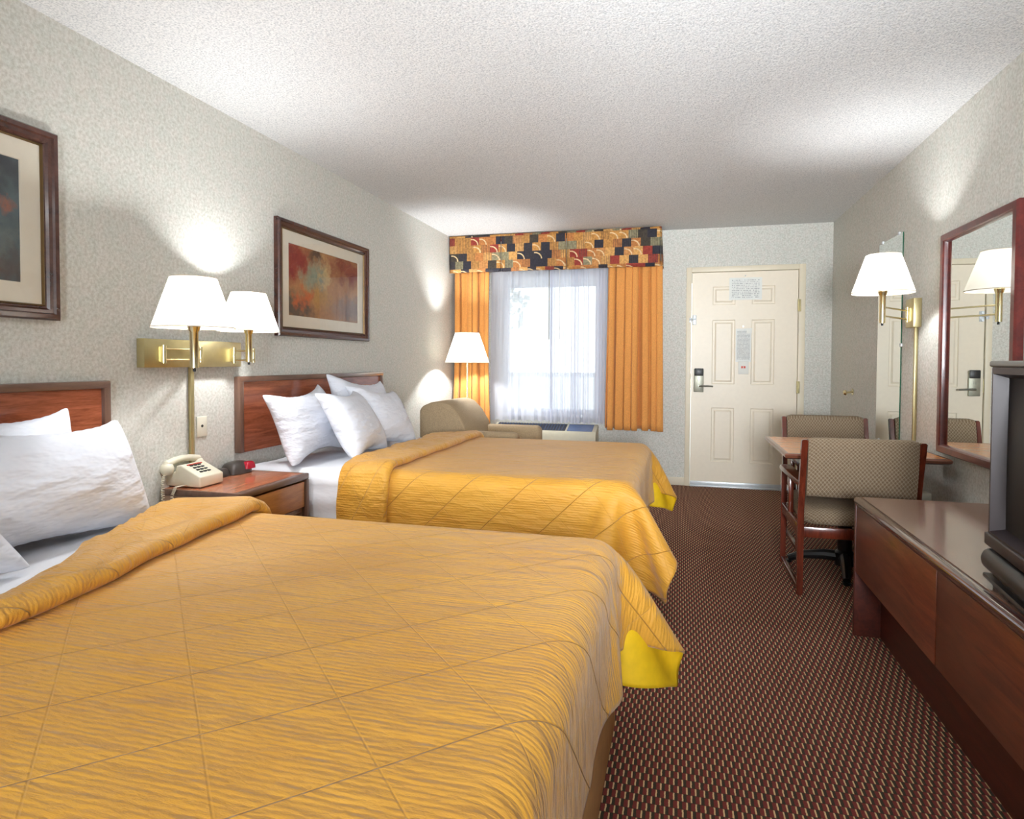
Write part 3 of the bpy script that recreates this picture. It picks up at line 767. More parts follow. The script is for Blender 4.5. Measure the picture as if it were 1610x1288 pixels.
# ------------------------------------------------------------------ beds
BEDX = -.19
def bed(yc, which, spread_label, head0, over_s, over_f, seed):
    y0, y1 = yc-.745, yc+.745
    t_ = thing('bed', f'{which} double bed with a white mattress on a tan-covered box spring', 'bed', (-1.2, yc, 0), 'the two double beds')
    b = bm_new(); box(b, XL+.03, BEDX+.01, y0+.005, y1-.005, 0.02, .37, .03, 3); obj('box_spring', b, 'box_cover', t_)
    b = bm_new(); box(b, XL+.03, BEDX, y0, y1, .37, .60, .05, 4); obj('mattress', b, 'sheet_linen', t_)
    # fitted sheet: covers the top and hangs a little down the sides
    b = bm_new(); rg = random.Random(seed)
    p1, p2 = rg.uniform(0, 6), rg.uniform(0, 6)
    half = (y1-y0)/2+.005; rr = .055
    def sheet(u, w):
        x = XL+.02+(BEDX-.06-XL-.02)*u
        L = half-rr + rr*PI/2 + .20
        s = (w-.5)*2; sg_ = 1 if s > 0 else -1; a = abs(s)*L
        if a < half-rr: y, z = a, .607
        elif a < half-rr+rr*PI/2:
            th = (a-(half-rr))/rr; y, z = half-rr+rr*math.sin(th), .607-rr+rr*math.cos(th)
        else:
            e = a-(half-rr+rr*PI/2); y = half+.003*math.sin(z_(x)*9)*e/.2+.005*math.sin(e*40+x*3+p1)*min(1, e/.05)+.004
            z = .607-rr-e*(.93+.05*math.sin(x*5+p2))
        if z > .6: z += .004*math.sin(x*17+y*9+p1)*math.sin(y*11-x*4+p2)+.003
        return (x, yc+sg_*y, z)
    def z_(x): return x
    grid(b, sheet, 60, 90)
    so = obj('bed_sheet', b, 'sheet_linen', None, (-1.2, yc, .61), recalc=False, smooth=180); tag(so, f'white sheet tucked over the mattress of the {which} bed', 'sheet')
    # bedspread
    nI, nJ = 74, 92
    S = over_s+.03; Wd = (y1-y0)+2*S
    yy = np.linspace(-Wd/2, Wd/2, nJ)+yc
    xend = BEDX+over_f
    Xr = np.zeros((nI, nJ)); 
    for j in range(nJ):
        Xr[:, j] = np.linspace(head0(yy[j]), xend, nI)
    Yr = np.tile(yy, (nI, 1))
    rest = np.stack([Xr, Yr, np.zeros_like(Xr)], -1).reshape(-1, 3)
    rs = np.random.RandomState(seed)
    P = rest.copy(); P[:, 2] = .64
    # start with the overhangs already turned down part of the way
    ox = np.maximum(P[:, 0]-BEDX, 0); oy = np.maximum(np.abs(P[:, 1]-yc)-(y1-y0)/2, 0)
    P[:, 2] -= .25*np.sqrt(ox**2+oy**2); P[:, 2] += rs.uniform(-.004, .004, len(P))
    # long low waves so the cloth buckles into folds
    P[:, 0] += .01*np.sin(P[:, 1]*14+seed); P[:, 1] += .008*np.sin(P[:, 0]*17+seed*2)
    I = np.arange(nI*nJ).reshape(nI, nJ)
    bats, ns = batches_grid(I)
    coll = rbox_coll((XL-1, y0-.022, 0.), (BEDX+.016, y1+.022, .628), .072, .7)
    pin = I[:3, nJ//2-24:nJ//2+24].ravel()
    P = solve(P, rest, bats, ns, .25, coll, 170, 12, .02, .985, pin, grav=1.3)
    P[:, 2] += 0
    b = bm_new(); uvl = b.loops.layers.uv.new('UVMap')
    vs_ = [b.verts.new(p) for p in P]
    Z = P.reshape(nI, nJ, 3)
    for i in range(nI-1):
        for j in range(nJ-1):
            ids = (I[i, j], I[i+1, j], I[i+1, j+1], I[i, j+1])
            f = b.faces.new([vs_[k] for k in ids])
            for lp, k in zip(f.loops, ids): lp[uvl].uv = (rest[k, 0], rest[k, 1]-yc)
    root = thing('bedspread', spread_label, 'bedspread', (-1.0, yc, .63), 'gold quilted bedspreads')
    o = obj('spread', b, ['quilt_gold', 'quilt_lining', 'quilt_gold'], root, recalc=False, smooth=180)
    m = o.modifiers.new('s', 'SUBSURF'); m.levels = 1; m.render_levels = 1
    m = o.modifiers.new('t', 'SOLIDIFY'); m.thickness = .011; m.offset = 1 if False else -1; m.material_offset = 1; m.material_offset_rim = 2
    return root, Z, rest.reshape(nI, nJ, 3), yc

def band(root, Z, rest, yc, foot, seed, thick=.045):
    """turned-back head edge: a soft roll lying on the spread, from its head edge to x = foot(y)"""
    nI, nJ, _ = Z.shape
    N = np.zeros_like(Z)
    du = np.gradient(Z, axis=0); dv = np.gradient(Z, axis=1); N = np.cross(du, dv); N /= np.linalg.norm(N, axis=2)[..., None]+1e-9
    if N[nI//2, nJ//2, 2] < 0: N = -N
    # smooth the normals so that the roll does not kink
    for _ in range(6):
        N[:, 1:-1] = (N[:, :-2]+2*N[:, 1:-1]+N[:, 2:])/4
    N /= np.linalg.norm(N, axis=2)[..., None]
    K = 26; rg = random.Random(seed); p1, p2 = rg.uniform(0, 6), rg.uniform(0, 6)
    b = bm_new(); uvl = b.loops.layers.uv.new('UVMap'); rows = []; uvs = []
    for j in range(1, nJ-1):
        xr = rest[:, j, 0]; x0 = xr[0]; y = rest[0, j, 1]
        x1 = foot(y)
        pr = []; pu = []
        for k in range(K):
            s = k/(K-1)
            if s < .12: xs_ = x0+(x1-x0)*(-.02+.0*s); h = thick*.62*math.sin(s/.12*PI/2)
            else:
                q = (s-.12)/.88
                if q < .72: xs_ = x0+(x1-x0)*(q/.72)*.86; h = thick*(.62+.38*math.sin(q/.72*PI/2)) + .0025*math.sin(y*31+q*9+p1)+.003*math.sin(y*13+p2-q*5)
                else:
                    th = (q-.72)/.28*PI; xs_ = x0+(x1-x0)*.86+math.sin(th)*thick*.62*(1 if th < PI/2 else 1); h = thick*(.5+.5*math.cos(th))
            xs_ += .006*math.sin(y*9+p1)+.004*math.sin(y*23+p2)
            fi = np.interp(xs_, xr, np.arange(nI)); i0 = int(min(fi, nI-2)); f_ = fi-i0
            base = Z[i0, j]*(1-f_)+Z[i0+1, j]*f_; n = N[i0, j]*(1-f_)+N[i0+1, j]*f_
            if xs_ < xr[0]: base = base + np.array([xs_-xr[0], 0, 0])
            pr.append(b.verts.new(base+n*(h+.001))); pu.append((xs_+.3*s, y-yc))
        rows.append(pr); uvs.append(pu)
    for a in range(len(rows)-1):
        for k in range(K-1):
            f = b.faces.new((rows[a][k], rows[a][k+1], rows[a+1][k+1], rows[a+1][k]))
            for lp, (r_, kk) in zip(f.loops, ((a, k), (a, k+1), (a+1, k+1), (a+1, k))): lp[uvl].uv = uvs[r_][kk]
    b.faces.new([v for v in rows[0]]); b.faces.new([v for v in rows[-1]][::-1])
    o = obj('turned_back_edge', b, 'quilt_gold', root, recalc=True, smooth=180)
    return o

YC1, YC2 = 1.235, 3.63
h2 = lambda y: -1.665
h1 = lambda y: -1.41 - .44*max(0, min(1, (y-1.0)/.98))
r_, Z_, rest_, yc_ = bed(YC2, 'far', 'gold quilted bedspread on the far bed, its head end turned back', h2, .37, .31, 11)
band(r_, Z_, rest_, yc_, lambda y: -1.375, 2, .045)
r_, Z_, rest_, yc_ = bed(YC1, 'near', 'gold quilted bedspread on the near bed, filling the foreground', h1, .40, .33, 23)
band(r_, Z_, rest_, yc_, lambda y: -1.305-.14*max(0, min(1, (y-.95)/.98)), 5, .05)

# headboards
def headboard(y0, y1, label):
    t_ = thing('headboard', label, 'headboard', (XL, (y0+y1)/2, .69), 'wall headboards')
    z0, z1 = .69, 1.095
    b = bm_new(); box(b, XL+.001, XL+.026, y0+.03, y1-.03, z0, z1-.03); obj('panel', b, 'headboard_wood', t_)
    b = bm_new(); box(b, XL+.001, XL+.042, y0, y0+.032, z0, z1, .006); obj('side_rail', b, 'trim_wood_upright', t_)
    b = bm_new(); box(b, XL+.001, XL+.042, y1-.032, y1, z0, z1, .006); obj('side_rail', b, 'trim_wood_upright', t_)
    b = bm_new(); box(b, XL+.001, XL+.043, y0+.001, y1-.001, z1-.03, z1, .006); obj('top_rail', b, 'trim_wood', t_)
headboard(2.79, 4.435, 'wooden headboard on the wall behind the far bed')
headboard(.385, 2.0225, 'wooden headboard on the wall behind the near bed')

# pillows: two sheets of cloth sewn together and blown up
def pillow_mesh(w, h, press, seed):
    nU, nV = 38, 28
    u = np.linspace(-w/2, w/2, nU); v = np.linspace(-h/2, h/2, nV)
    Uu, Vv = np.meshgrid(u, v, indexing='ij')
    n1 = nU*nV; I1 = np.arange(n1).reshape(nU, nV); I2 = I1.copy()
    inner = np.zeros((nU, nV), bool); inner[1:-1, 1:-1] = True
    I2[inner] = n1+np.arange(inner.sum())
    rest = np.zeros((n1+inner.sum(), 3)); rest[I1.ravel(), 0] = Uu.ravel(); rest[I1.ravel(), 1] = Vv.ravel()
    rest[I2.ravel(), 0] = Uu.ravel(); rest[I2.ravel(), 1] = Vv.ravel()
    P = rest.copy(); rs = np.random.RandomState(seed)
    P[I1[inner], 2] = .01; P[I2[inner], 2] = -.01; P += rs.uniform(-.0015, .0015, P.shape)
    b1, ns = batches_grid(I1); b2, _ = batches_grid(I2)
    bats = b1[:ns]+b2[:ns]+b1[ns:]+b2[ns:]
    tris = []
    for I, fl_ in ((I1, 0), (I2, 1)):
        a, b_, c, d = I[:-1, :-1].ravel(), I[1:, :-1].ravel(), I[1:, 1:].ravel(), I[:-1, 1:].ravel()
        tr_ = np.concatenate([np.stack([a, b_, c], 1), np.stack([a, c, d], 1)])
        tris.append(tr_ if not fl_ else tr_[:, ::-1])
    T = np.concatenate(tris); nP = len(P)
    def extra(P, s):
        n = np.cross(P[T[:, 1]]-P[T[:, 0]], P[T[:, 2]]-P[T[:, 0]])
        out = np.zeros_like(P)
        for k in range(3):
            for c in range(3): out[:, c] += np.bincount(T[:, k], n[:, c], nP)
        vol = max((P[T[:, 0]]*n).sum()/6, 1e-4)
        k = press*min(1, .02/vol)
        return out*k/1.2e-4
    P = solve(P, rest, bats, 2*ns, .06, None, 90, 13, .02, .93, None, extra, 0.)
    quads = []
    for I, fl_ in ((I1, 0), (I2, 1)):
        for i in range(nU-1):
            for j in range(nV-1):
                q = (I[i, j], I[i+1, j], I[i+1, j+1], I[i, j+1]); quads.append(q if not fl_ else q[::-1])
    return P, quads
PM = {}
def pillow(yc, xb, zb, xt, zt, roll, yawd, w, h, seed, label, group, fat=1.):
    key = seed
    P, quads = pillow_mesh(w, h, .4, seed)
    P = P.copy(); P[:, 2] *= fat*.17/np.ptp(P[:, 2])
    # sag: fuller near the bottom, corners folding back
    vv_ = P[:, 1]/h
    P[:, 2] *= (1.12-.35*vv_)
    P[:, 2] -= .12*np.maximum(np.abs(P[:, 0])/w-.34, 0)*2*(vv_+.5)
    upv = Vector((xt-xb, 0, zt-zb)).normalized(); nrm = Vector((upv.z, 0, -upv.x)); side = Vector((0, 1, 0))
    mid = Vector(((xb+xt)/2, yc, (zb+zt)/2))
    Rm = Matrix((side, upv, nrm)).transposed()
    rot = Matrix.Rotation(R(yawd), 3, 'Z') @ Rm @ Matrix.Rotation(R(roll), 3, 'Z')
    A = np.array(rot)
    Wp = P @ A.T + np.array(mid)
    # keep it off the bed and off the headboard and wall
    low = Wp[:, 2] < .627
    Wp[low, 2] = .627+(Wp[low, 2]-.627)*.08
    bk = Wp[:, 0] < XL+.055
    Wp[bk, 0] = XL+.055+(Wp[bk, 0]-XL-.055)*.06
    b = bm_new(); vs_ = [b.verts.new(p) for p in Wp]
    for q in quads: b.faces.new([vs_[k] for k in q])
    o = obj('pillow', b, 'pillow_linen', None, (mid.x, yc, .63), smooth=180); tag(o, label, 'pillow', group)
    m = o.modifiers.new('s', 'SUBSURF'); m.levels = 1; m.render_levels = 1
    return o
PG = 'white pillows propped against the headboards'
pillow(3.14, -1.97, .63, -2.10, 1.02, 2, 3, .64, .46, 31, 'white pillow at the left end of the far bed, back row', PG)
pillow(3.78, -1.98, .64, -2.08, 1.06, -7, -3, .70, .50, 32, 'white pillow with a raised corner, back row of the far bed, right end', PG)
pillow(3.30, -1.72, .63, -1.93, 1.0, -4, 8, .58, .48, 33, 'white pillow leaning at the front of the far bed, left of two', PG)
pillow(3.74, -1.76, .63, -1.96, 1.0, -10, -4, .58, .48, 34, 'white pillow leaning at the front of the far bed, right of two', PG)
pillow(1.45, -1.80, .625, -1.93, .965, -5, 3, .80, .47, 35, 'large white pillow on the near bed, closest to the nightstand', PG, 1.35)
pillow(1.47, -2.04, .66, -2.12, .99, -4, 0, .66, .44, 36, 'white pillow mostly hidden behind the large front pillow of the near bed', PG)
pillow(.93, -1.62, .63, -1.86, .93, 3, 6, .66, .48, 37, 'white pillow cut off by the left edge of the photo, front row', PG)

# ------------------------------------------------------------------ nightstand and what stands on it
ns_ = thing('nightstand', 'brown wooden nightstand with one wide drawer, between the beds', 'nightstand', (-2.04, 2.56, 0))
nx0, nx1, ny0, ny1, nz = XL+.012, -1.835, 2.30, 2.835, .60
b = bm_new(); box(b, nx0, nx1-.03, ny0+.012, ny1-.012, nz-.028, nz-.0005); obj('top', b, 'nightstand_top', ns_)
b = bm_new(); box(b, nx0, nx1, ny0, ny0+.014, nz-.03, nz, .005); obj('top_edge', b, 'trim_wood', ns_)
b = bm_new(); box(b, nx0, nx1, ny1-.014, ny1, nz-.03, nz, .005); obj('top_edge', b, 'trim_wood', ns_)
b = bm_new(); box(b, nx1-.034, nx1+.002, ny0, ny1, nz-.032, nz+.001, .012, 4); obj('front_rail', b, 'trim_wood', ns_)
b = bm_new(); box(b, nx0, nx1-.004, ny0+.002, ny0+.02, 0, nz-.03); obj('side_panel', b, 'nightstand_side', ns_)
b = bm_new(); box(b, nx0, nx1-.004, ny1-.02, ny1-.002, 0, nz-.03); obj('side_panel', b, 'nightstand_side', ns_)
for y in (ny0, ny1-.022):
    b = bm_new(); box(b, nx1-.03, nx1, y, y+.022, 0, nz-.03, .004); obj('front_stile', b, 'trim_wood_upright', ns_)
b = bm_new(); box(b, nx1-.03, nx1-.008, ny0+.03, ny1-.03, .43, nz-.04, .004); obj('drawer', b, 'nightstand_drawer', ns_)
b = bm_new(); box(b, nx0, nx1-.03, ny0+.02, ny1-.02, .40, .42); box(b, nx0, nx0+.01, ny0+.02, ny1-.02, .02, .4); box(b, nx0, nx1-.03, ny0+.02, ny1-.02, .06, .08); obj('shelf', b, 'nightstand_side', ns_)
# telephone
ph = thing('telephone', 'cream desk telephone with black push buttons on the nightstand', 'telephone', (-2.165, 2.42, nz))
X0, X1, Y0, Y1 = -2.265, -2.075, 2.345, 2.495
b = bm_new(); prism(b, [(X0, nz+.004), (X0, nz+.062), (X0+.055, nz+.066), (X0+.062, nz+.098), (X0+.085, nz+.10), (X1, nz+.052), (X1, nz+.004)], 'y', Y0, Y1, .006, 3); body = obj('body', b, 'phone_plastic', ph)
b = bm_new(); box(b, X0+.012, X1-.008, Y0+.01, Y1-.01, nz, nz+.006); obj('base', b, 'black_plastic', ph)
sl = (.052-.10)/(X1-(X0+.085))
def fz(x): return nz+.10+(x-(X0+.085))*sl
for i in range(3):
    for j in range(4):
        kx = X0+.104+j*.018; ky = Y0+.045+i*.024
        b = bm_new(); box(b, kx-.0055, kx+.0055, ky-.0075, ky+.0075, fz(kx)-.001, fz(kx)+.005, .0015); obj('key', b, 'key_black', body)
b = bm_new(); box(b, X0+.088, X0+.098, Y0+.03, Y1-.03, fz(X0+.093)-.002, fz(X0+.093)+.003, .001); obj('label_strip', b, 'red_plastic', body)
b = bm_new()
hx, hz = X0+.028, nz+.095
tube(b, [(hx, Y0-.035, hz-.004), (hx, Y0-.02, hz+.010), (hx, Y0+.03, hz+.022), (hx, Y0+.075, hz+.026), (hx, Y1-.03, hz+.022), (hx, Y1+.02, hz+.010), (hx, Y1+.035, hz-.004)], [.010, .018, .016, .015, .016, .018, .010], 16)
for yy_ in (Y0-.018, Y1+.018):
    lathe(b, [(0, hz-.038), (.020, hz-.036), (.028, hz-.022), (.030, hz-.008), (.024, hz+.008), (.010, hz+.018), (0, hz+.02)], hx, yy_, 20)
obj('handset', b, 'phone_plastic', ph)
b = bm_new(); pts = []
base_pts = [Vector((hx+.01, Y0-.04, nz+.075)), Vector((hx+.02, Y0-.065, nz+.03)), Vector((hx+.025, Y0-.068, nz-.03)), Vector((hx+.028, Y0-.068, nz-.12)), Vector((hx+.045, Y0-.066, nz-.15)), Vector((hx+.06, Y0-.064, nz-.10)), Vector((hx+.068, Y0-.06, nz-.02)), Vector((hx+.075, Y0-.05, nz+.012)), Vector((hx+.085, Y0-.006, nz+.014))]
nseg = 520
for k in range(nseg):
    s = k/(nseg-1)*(len(base_pts)-1); i = min(int(s), len(base_pts)-2); f_ = s-i
    p = base_pts[i].lerp(base_pts[i+1], f_); a = k*.62
    pts.append(p+Vector((math.cos(a)*.0065, 0, 0))+Vector((0, math.sin(a)*.0055, 0)))
tube(b, pts, .0017, 5); obj('coiled_cord', b, 'cord_plastic', ph)
# clock radio
ck = thing('clock_radio', 'dark clock radio with a red display on the nightstand', 'clock', (-2.19, 2.735, nz))
def dome(b, cx, cy, z0, rx, ry, h, n=4., seg=32, mi=0):
    rings = []
    for k in range(7):
        a = k/6*PI/2; s = math.cos(a)**.45 if k < 6 else 0; z = z0+h*(math.sin(a))
        if k == 0: z = z0
        if s == 0: rings.append([b.verts.new((cx, cy, z))]); continue
        ring = []
        for q in range(seg):
            th = 2*PI*q/seg; c, s_ = math.cos(th), math.sin(th)
            rr = (abs(c)**n+abs(s_)**n)**(-1/n)
            ring.append(b.verts.new((cx+rx*s*rr*c, cy+ry*s*rr*s_, z)))
        rings.append(ring)
    b.faces.new(rings[0][::-1]).material_index = mi
    for a, c in zip(rings[:-1], rings[1:]):
        for k in range(seg):
            if len(c) == 1: b.faces.new((a[k], a[(k+1) % seg], c[0])).material_index = mi
            else: b.faces.new((a[k], a[(k+1) % seg], c[(k+1) % seg], c[k])).material_index = mi
b = bm_new(); dome(b, -2.195, 2.735, nz+.002, .058, .078, .058, 3.); obj('case', b, 'clock_plastic', ck)
b = bm_new(); dome(b, -2.148, 2.768, nz+.022, .026, .036, .036, 3.); obj('display', b, 'clock_display', ck)
b = bm_new(); dome(b, -2.345+.15, 2.60+.02, nz+.001, .03, .045, .04, 3.); o = obj('alarm_dial', b, 'clock_plastic', None, (-2.195, 2.62, nz)); tag(o, 'small dark rounded gadget half hidden behind the telephone', 'gadget')

# ------------------------------------------------------------------ dresser and television
ds = thing('dresser', 'long low cherry-brown dresser along the right wall, rounded front edge', 'dresser', (1.03, 1.4, 0))
dx0, dx1, dy0, dy1, dz = .742, XR-.004, -.30, 2.985, .60
b = bm_new(); box(b, dx0+.03, dx1, dy0, dy1, dz-.03, dz-.0005, .0); obj('top', b, 'dresser_top', ds)
b = bm_new(); box(b, dx0-.004, dx0+.034, dy0, dy1+.002, dz-.034, dz+.001, .015, 5); obj('front_edge', b, 'dresser_edge', ds)
for (a_, c_) in ((2.10, dy1-.022), (1.12, 2.094), (.14, 1.114), (dy0, .134)):
    b = bm_new(); box(b, dx0+.004, dx0+.024, a_, c_, .278, dz-.034, .002); obj('drawer_front', b, 'dresser_front', ds)
for (a_, c_) in ((dy1-.022, dy1), (dy0, dy0+.022)):
    b = bm_new(); box(b, dx0+.002, dx1, a_, c_, 0, dz-.03, .002); obj('end_panel', b, 'dresser_plinth', ds)
b = bm_new(); box(b, .848, .866, dy0+.022, dy1-.022, 0, .30); obj('plinth', b, 'dresser_plinth', ds)
b = bm_new(); box(b, dx0+.024, dx1, dy0+.022, dy1-.022, .27, .285); obj('bottom_panel', b, 'dresser_plinth', ds)

tv = thing('television', 'dark tube television with a curved black screen on the dresser', 'television', (.80, 1.93, dz))
TW, T0, T1 = .72, .10, .573
# local frame: x into the set (+x to the wall), y along the front (0 at far corner, negative to the viewer)
b = bm_new(); box(b, 0, .06, -TW, 0, T0, T1, .008, 3)
b.normal_update()
bmesh.ops.delete(b, geom=[f for f in b.faces if f.calc_center_median().x < .001 and abs(f.normal.x) > .9 and f.calc_area() > .05], context='FACES')
# bezel opening
y0_, y1_, z0_, z1_ = -TW+.03, -.016, T0+.035, T1-.022
def ringv(pts): return [b.verts.new(p) for p in pts]
O = ringv([(0, -TW+.008, T0+.008), (0, -.008, T0+.008), (0, -.008, T1-.008), (0, -TW+.008, T1-.008)])
I_ = ringv([(0, y0_, z0_), (0, y1_, z0_), (0, y1_, z1_), (0, y0_, z1_)])
J_ = ringv([(.035, y0_+.012, z0_+.012), (.035, y1_-.012, z0_+.012), (.035, y1_-.012, z1_-.012), (.035, y0_+.012, z1_-.012)])
for A_, B_ in ((O, I_), (I_, J_)):
    for k in range(4): b.faces.new((A_[k], A_[(k+1) % 4], B_[(k+1) % 4], B_[k]))
obj('bezel', b, 'tv_frame', tv, local=True, smooth=25)
b = bm_new()
def fn(u, w):
    y = y0_+.006+(y1_-y0_-.012)*u; z = z0_+.006+(z1_-z0_-.012)*w
    a, c = (u-.5)*2, (w-.5)*2
    return (.032-.030*(1-a*a)*(1-c*c)-.004*(1-a*a), y+.0*a, z)
grid(b, fn, 24, 20); obj('screen', b, 'screen_glass', tv, local=True, smooth=180)
b = bm_new()
v0 = [(.06, -TW+.01, T0+.01), (.06, -.01, T0+.01), (.06, -.01, T1-.006), (.06, -TW+.01, T1-.006)]
v1 = [(.46, -TW+.17, T0+.03), (.46, -.17, T0+.03), (.46, -.17, T1-.12), (.46, -TW+.17, T1-.12)]
v0 = [b.verts.new(p) for p in v0]; vm = [b.verts.new((.2, p[1], p[2])) for p in ((0, -TW+.03, T0+.012), (0, -.03, T0+.012), (0, -.03, T1-.02), (0, -TW+.03, T1-.02))]; v1 = [b.verts.new(p) for p in v1]
for A_, B_ in ((v0, vm), (vm, v1)):
    for k in range(4): b.faces.new((A_[k], A_[(k+1) % 4], B_[(k+1) % 4], B_[k]))
b.faces.new(v1); obj('rear_case', b, 'black_plastic', tv, local=True)
b = bm_new(); box(b, -.004, .10, -TW-.002, .003, T1-.004, T1+.012, .005, 3); obj('top_rim', b, 'tv_grey', tv, local=True)
b = bm_new(); box(b, -.006, .06, -TW-.002, .003, T0-.002, T0+.03, .004, 3); obj('lower_rim', b, 'tv_frame', tv, local=True)
b = bm_new(); box(b, -.02, .34, -TW+.03, -.004, .036, .094, .025, 5); obj('speaker_base', b, 'black_plastic', tv, local=True)
b = bm_new(); box(b, -.015, .32, -TW+.02, -.022, .016, .028, .004); box(b, 0.0, .30, -TW+.05, -.05, 0, .036); obj('swivel_tray', b, 'black_metal', tv, local=True)
tv.location = (.800, 1.925, dz); tv.rotation_euler = (0, 0, R(-6.))

# ------------------------------------------------------------------ table and chairs
TZ = .71
tb = thing('pedestal_table', 'honey-topped wooden table on a black pedestal against the right wall', 'table', (.925, 3.86, 0))
tx0, tx1, ty0, ty1 = .545, 1.285, 3.48, 4.25
b = bm_new(); prism(b, [(tx0+.012, ty0+.012), (tx1-.012, ty0+.012), (tx1-.012, ty1-.012), (tx0+.012, ty1-.012)], 'z', TZ-.02, TZ); obj('tabletop', b, 'table_wood', tb)
b = bm_new()
pr = [(0, 0), (-.014, -.002), (-.02, -.010), (-.016, -.022), (-.004, -.030), (.012, -.032), (.012, -.004)]
cs = [(tx0, ty0, -1, -1), (tx1, ty0, 1, -1), (tx1, ty1, 1, 1), (tx0, ty1, -1, 1)]
rings = [[b.verts.new((cx+sx*(-p), cy+sy*(-p), TZ+.0008+q)) for p, q in pr] for cx, cy, sx, sy in cs]
rings = []
for cx, cy, sx, sy in cs: rings.append([b.verts.new((cx-sx*(p+.01), cy-sy*(p+.01), TZ+.0008+q)) for p, q in pr])
b.verts.ensure_lookup_table()
for v in [v for v in b.verts if not v.link_faces][:28]: b.verts.remove(v)
for k in range(4):
    a, c = rings[k], rings[(k+1) % 4]
    for i in range(len(pr)): j = (i+1) % len(pr); b.faces.new((a[i], a[j], c[j], c[i]))
obj('edge_moulding', b, 'table_edge_wood', tb)
pcx, pcy = .925, 3.90
b = bm_new(); lathe(b, [(0, .03), (.052, .03), (.052, .10), (.038, .115), (.038, .64), (.05, .66), (0, .66)], pcx, pcy, 28); obj('pedestal', b, 'black_metal', tb)
for (fx, fy) in ((-.28, .08), (-.05, -.27), (.27, -.07), (.05, .27)):
    b = bm_new(); d = Vector((fx, fy, 0))
    tube(b, [(pcx, pcy, .075), (pcx+fx*.35, pcy+fy*.35, .075), (pcx+fx*.75, pcy+fy*.75, .055), (pcx+fx, pcy+fy, .022)], [.034, .03, .024, .02], 10)
    lathe(b, [(0, 0), (.018, 0), (.02, .012), (0, .014)], pcx+fx, pcy+fy, 12)
    obj('foot', b, 'black_metal', tb)
b = bm_new(); box(b, pcx-.2, pcx+.2, pcy-.02, pcy+.02, .655, .688); box(b, pcx-.02, pcx+.02, pcy-.2, pcy+.2, .655, .687); obj('top_bracket', b, 'black_metal', tb)

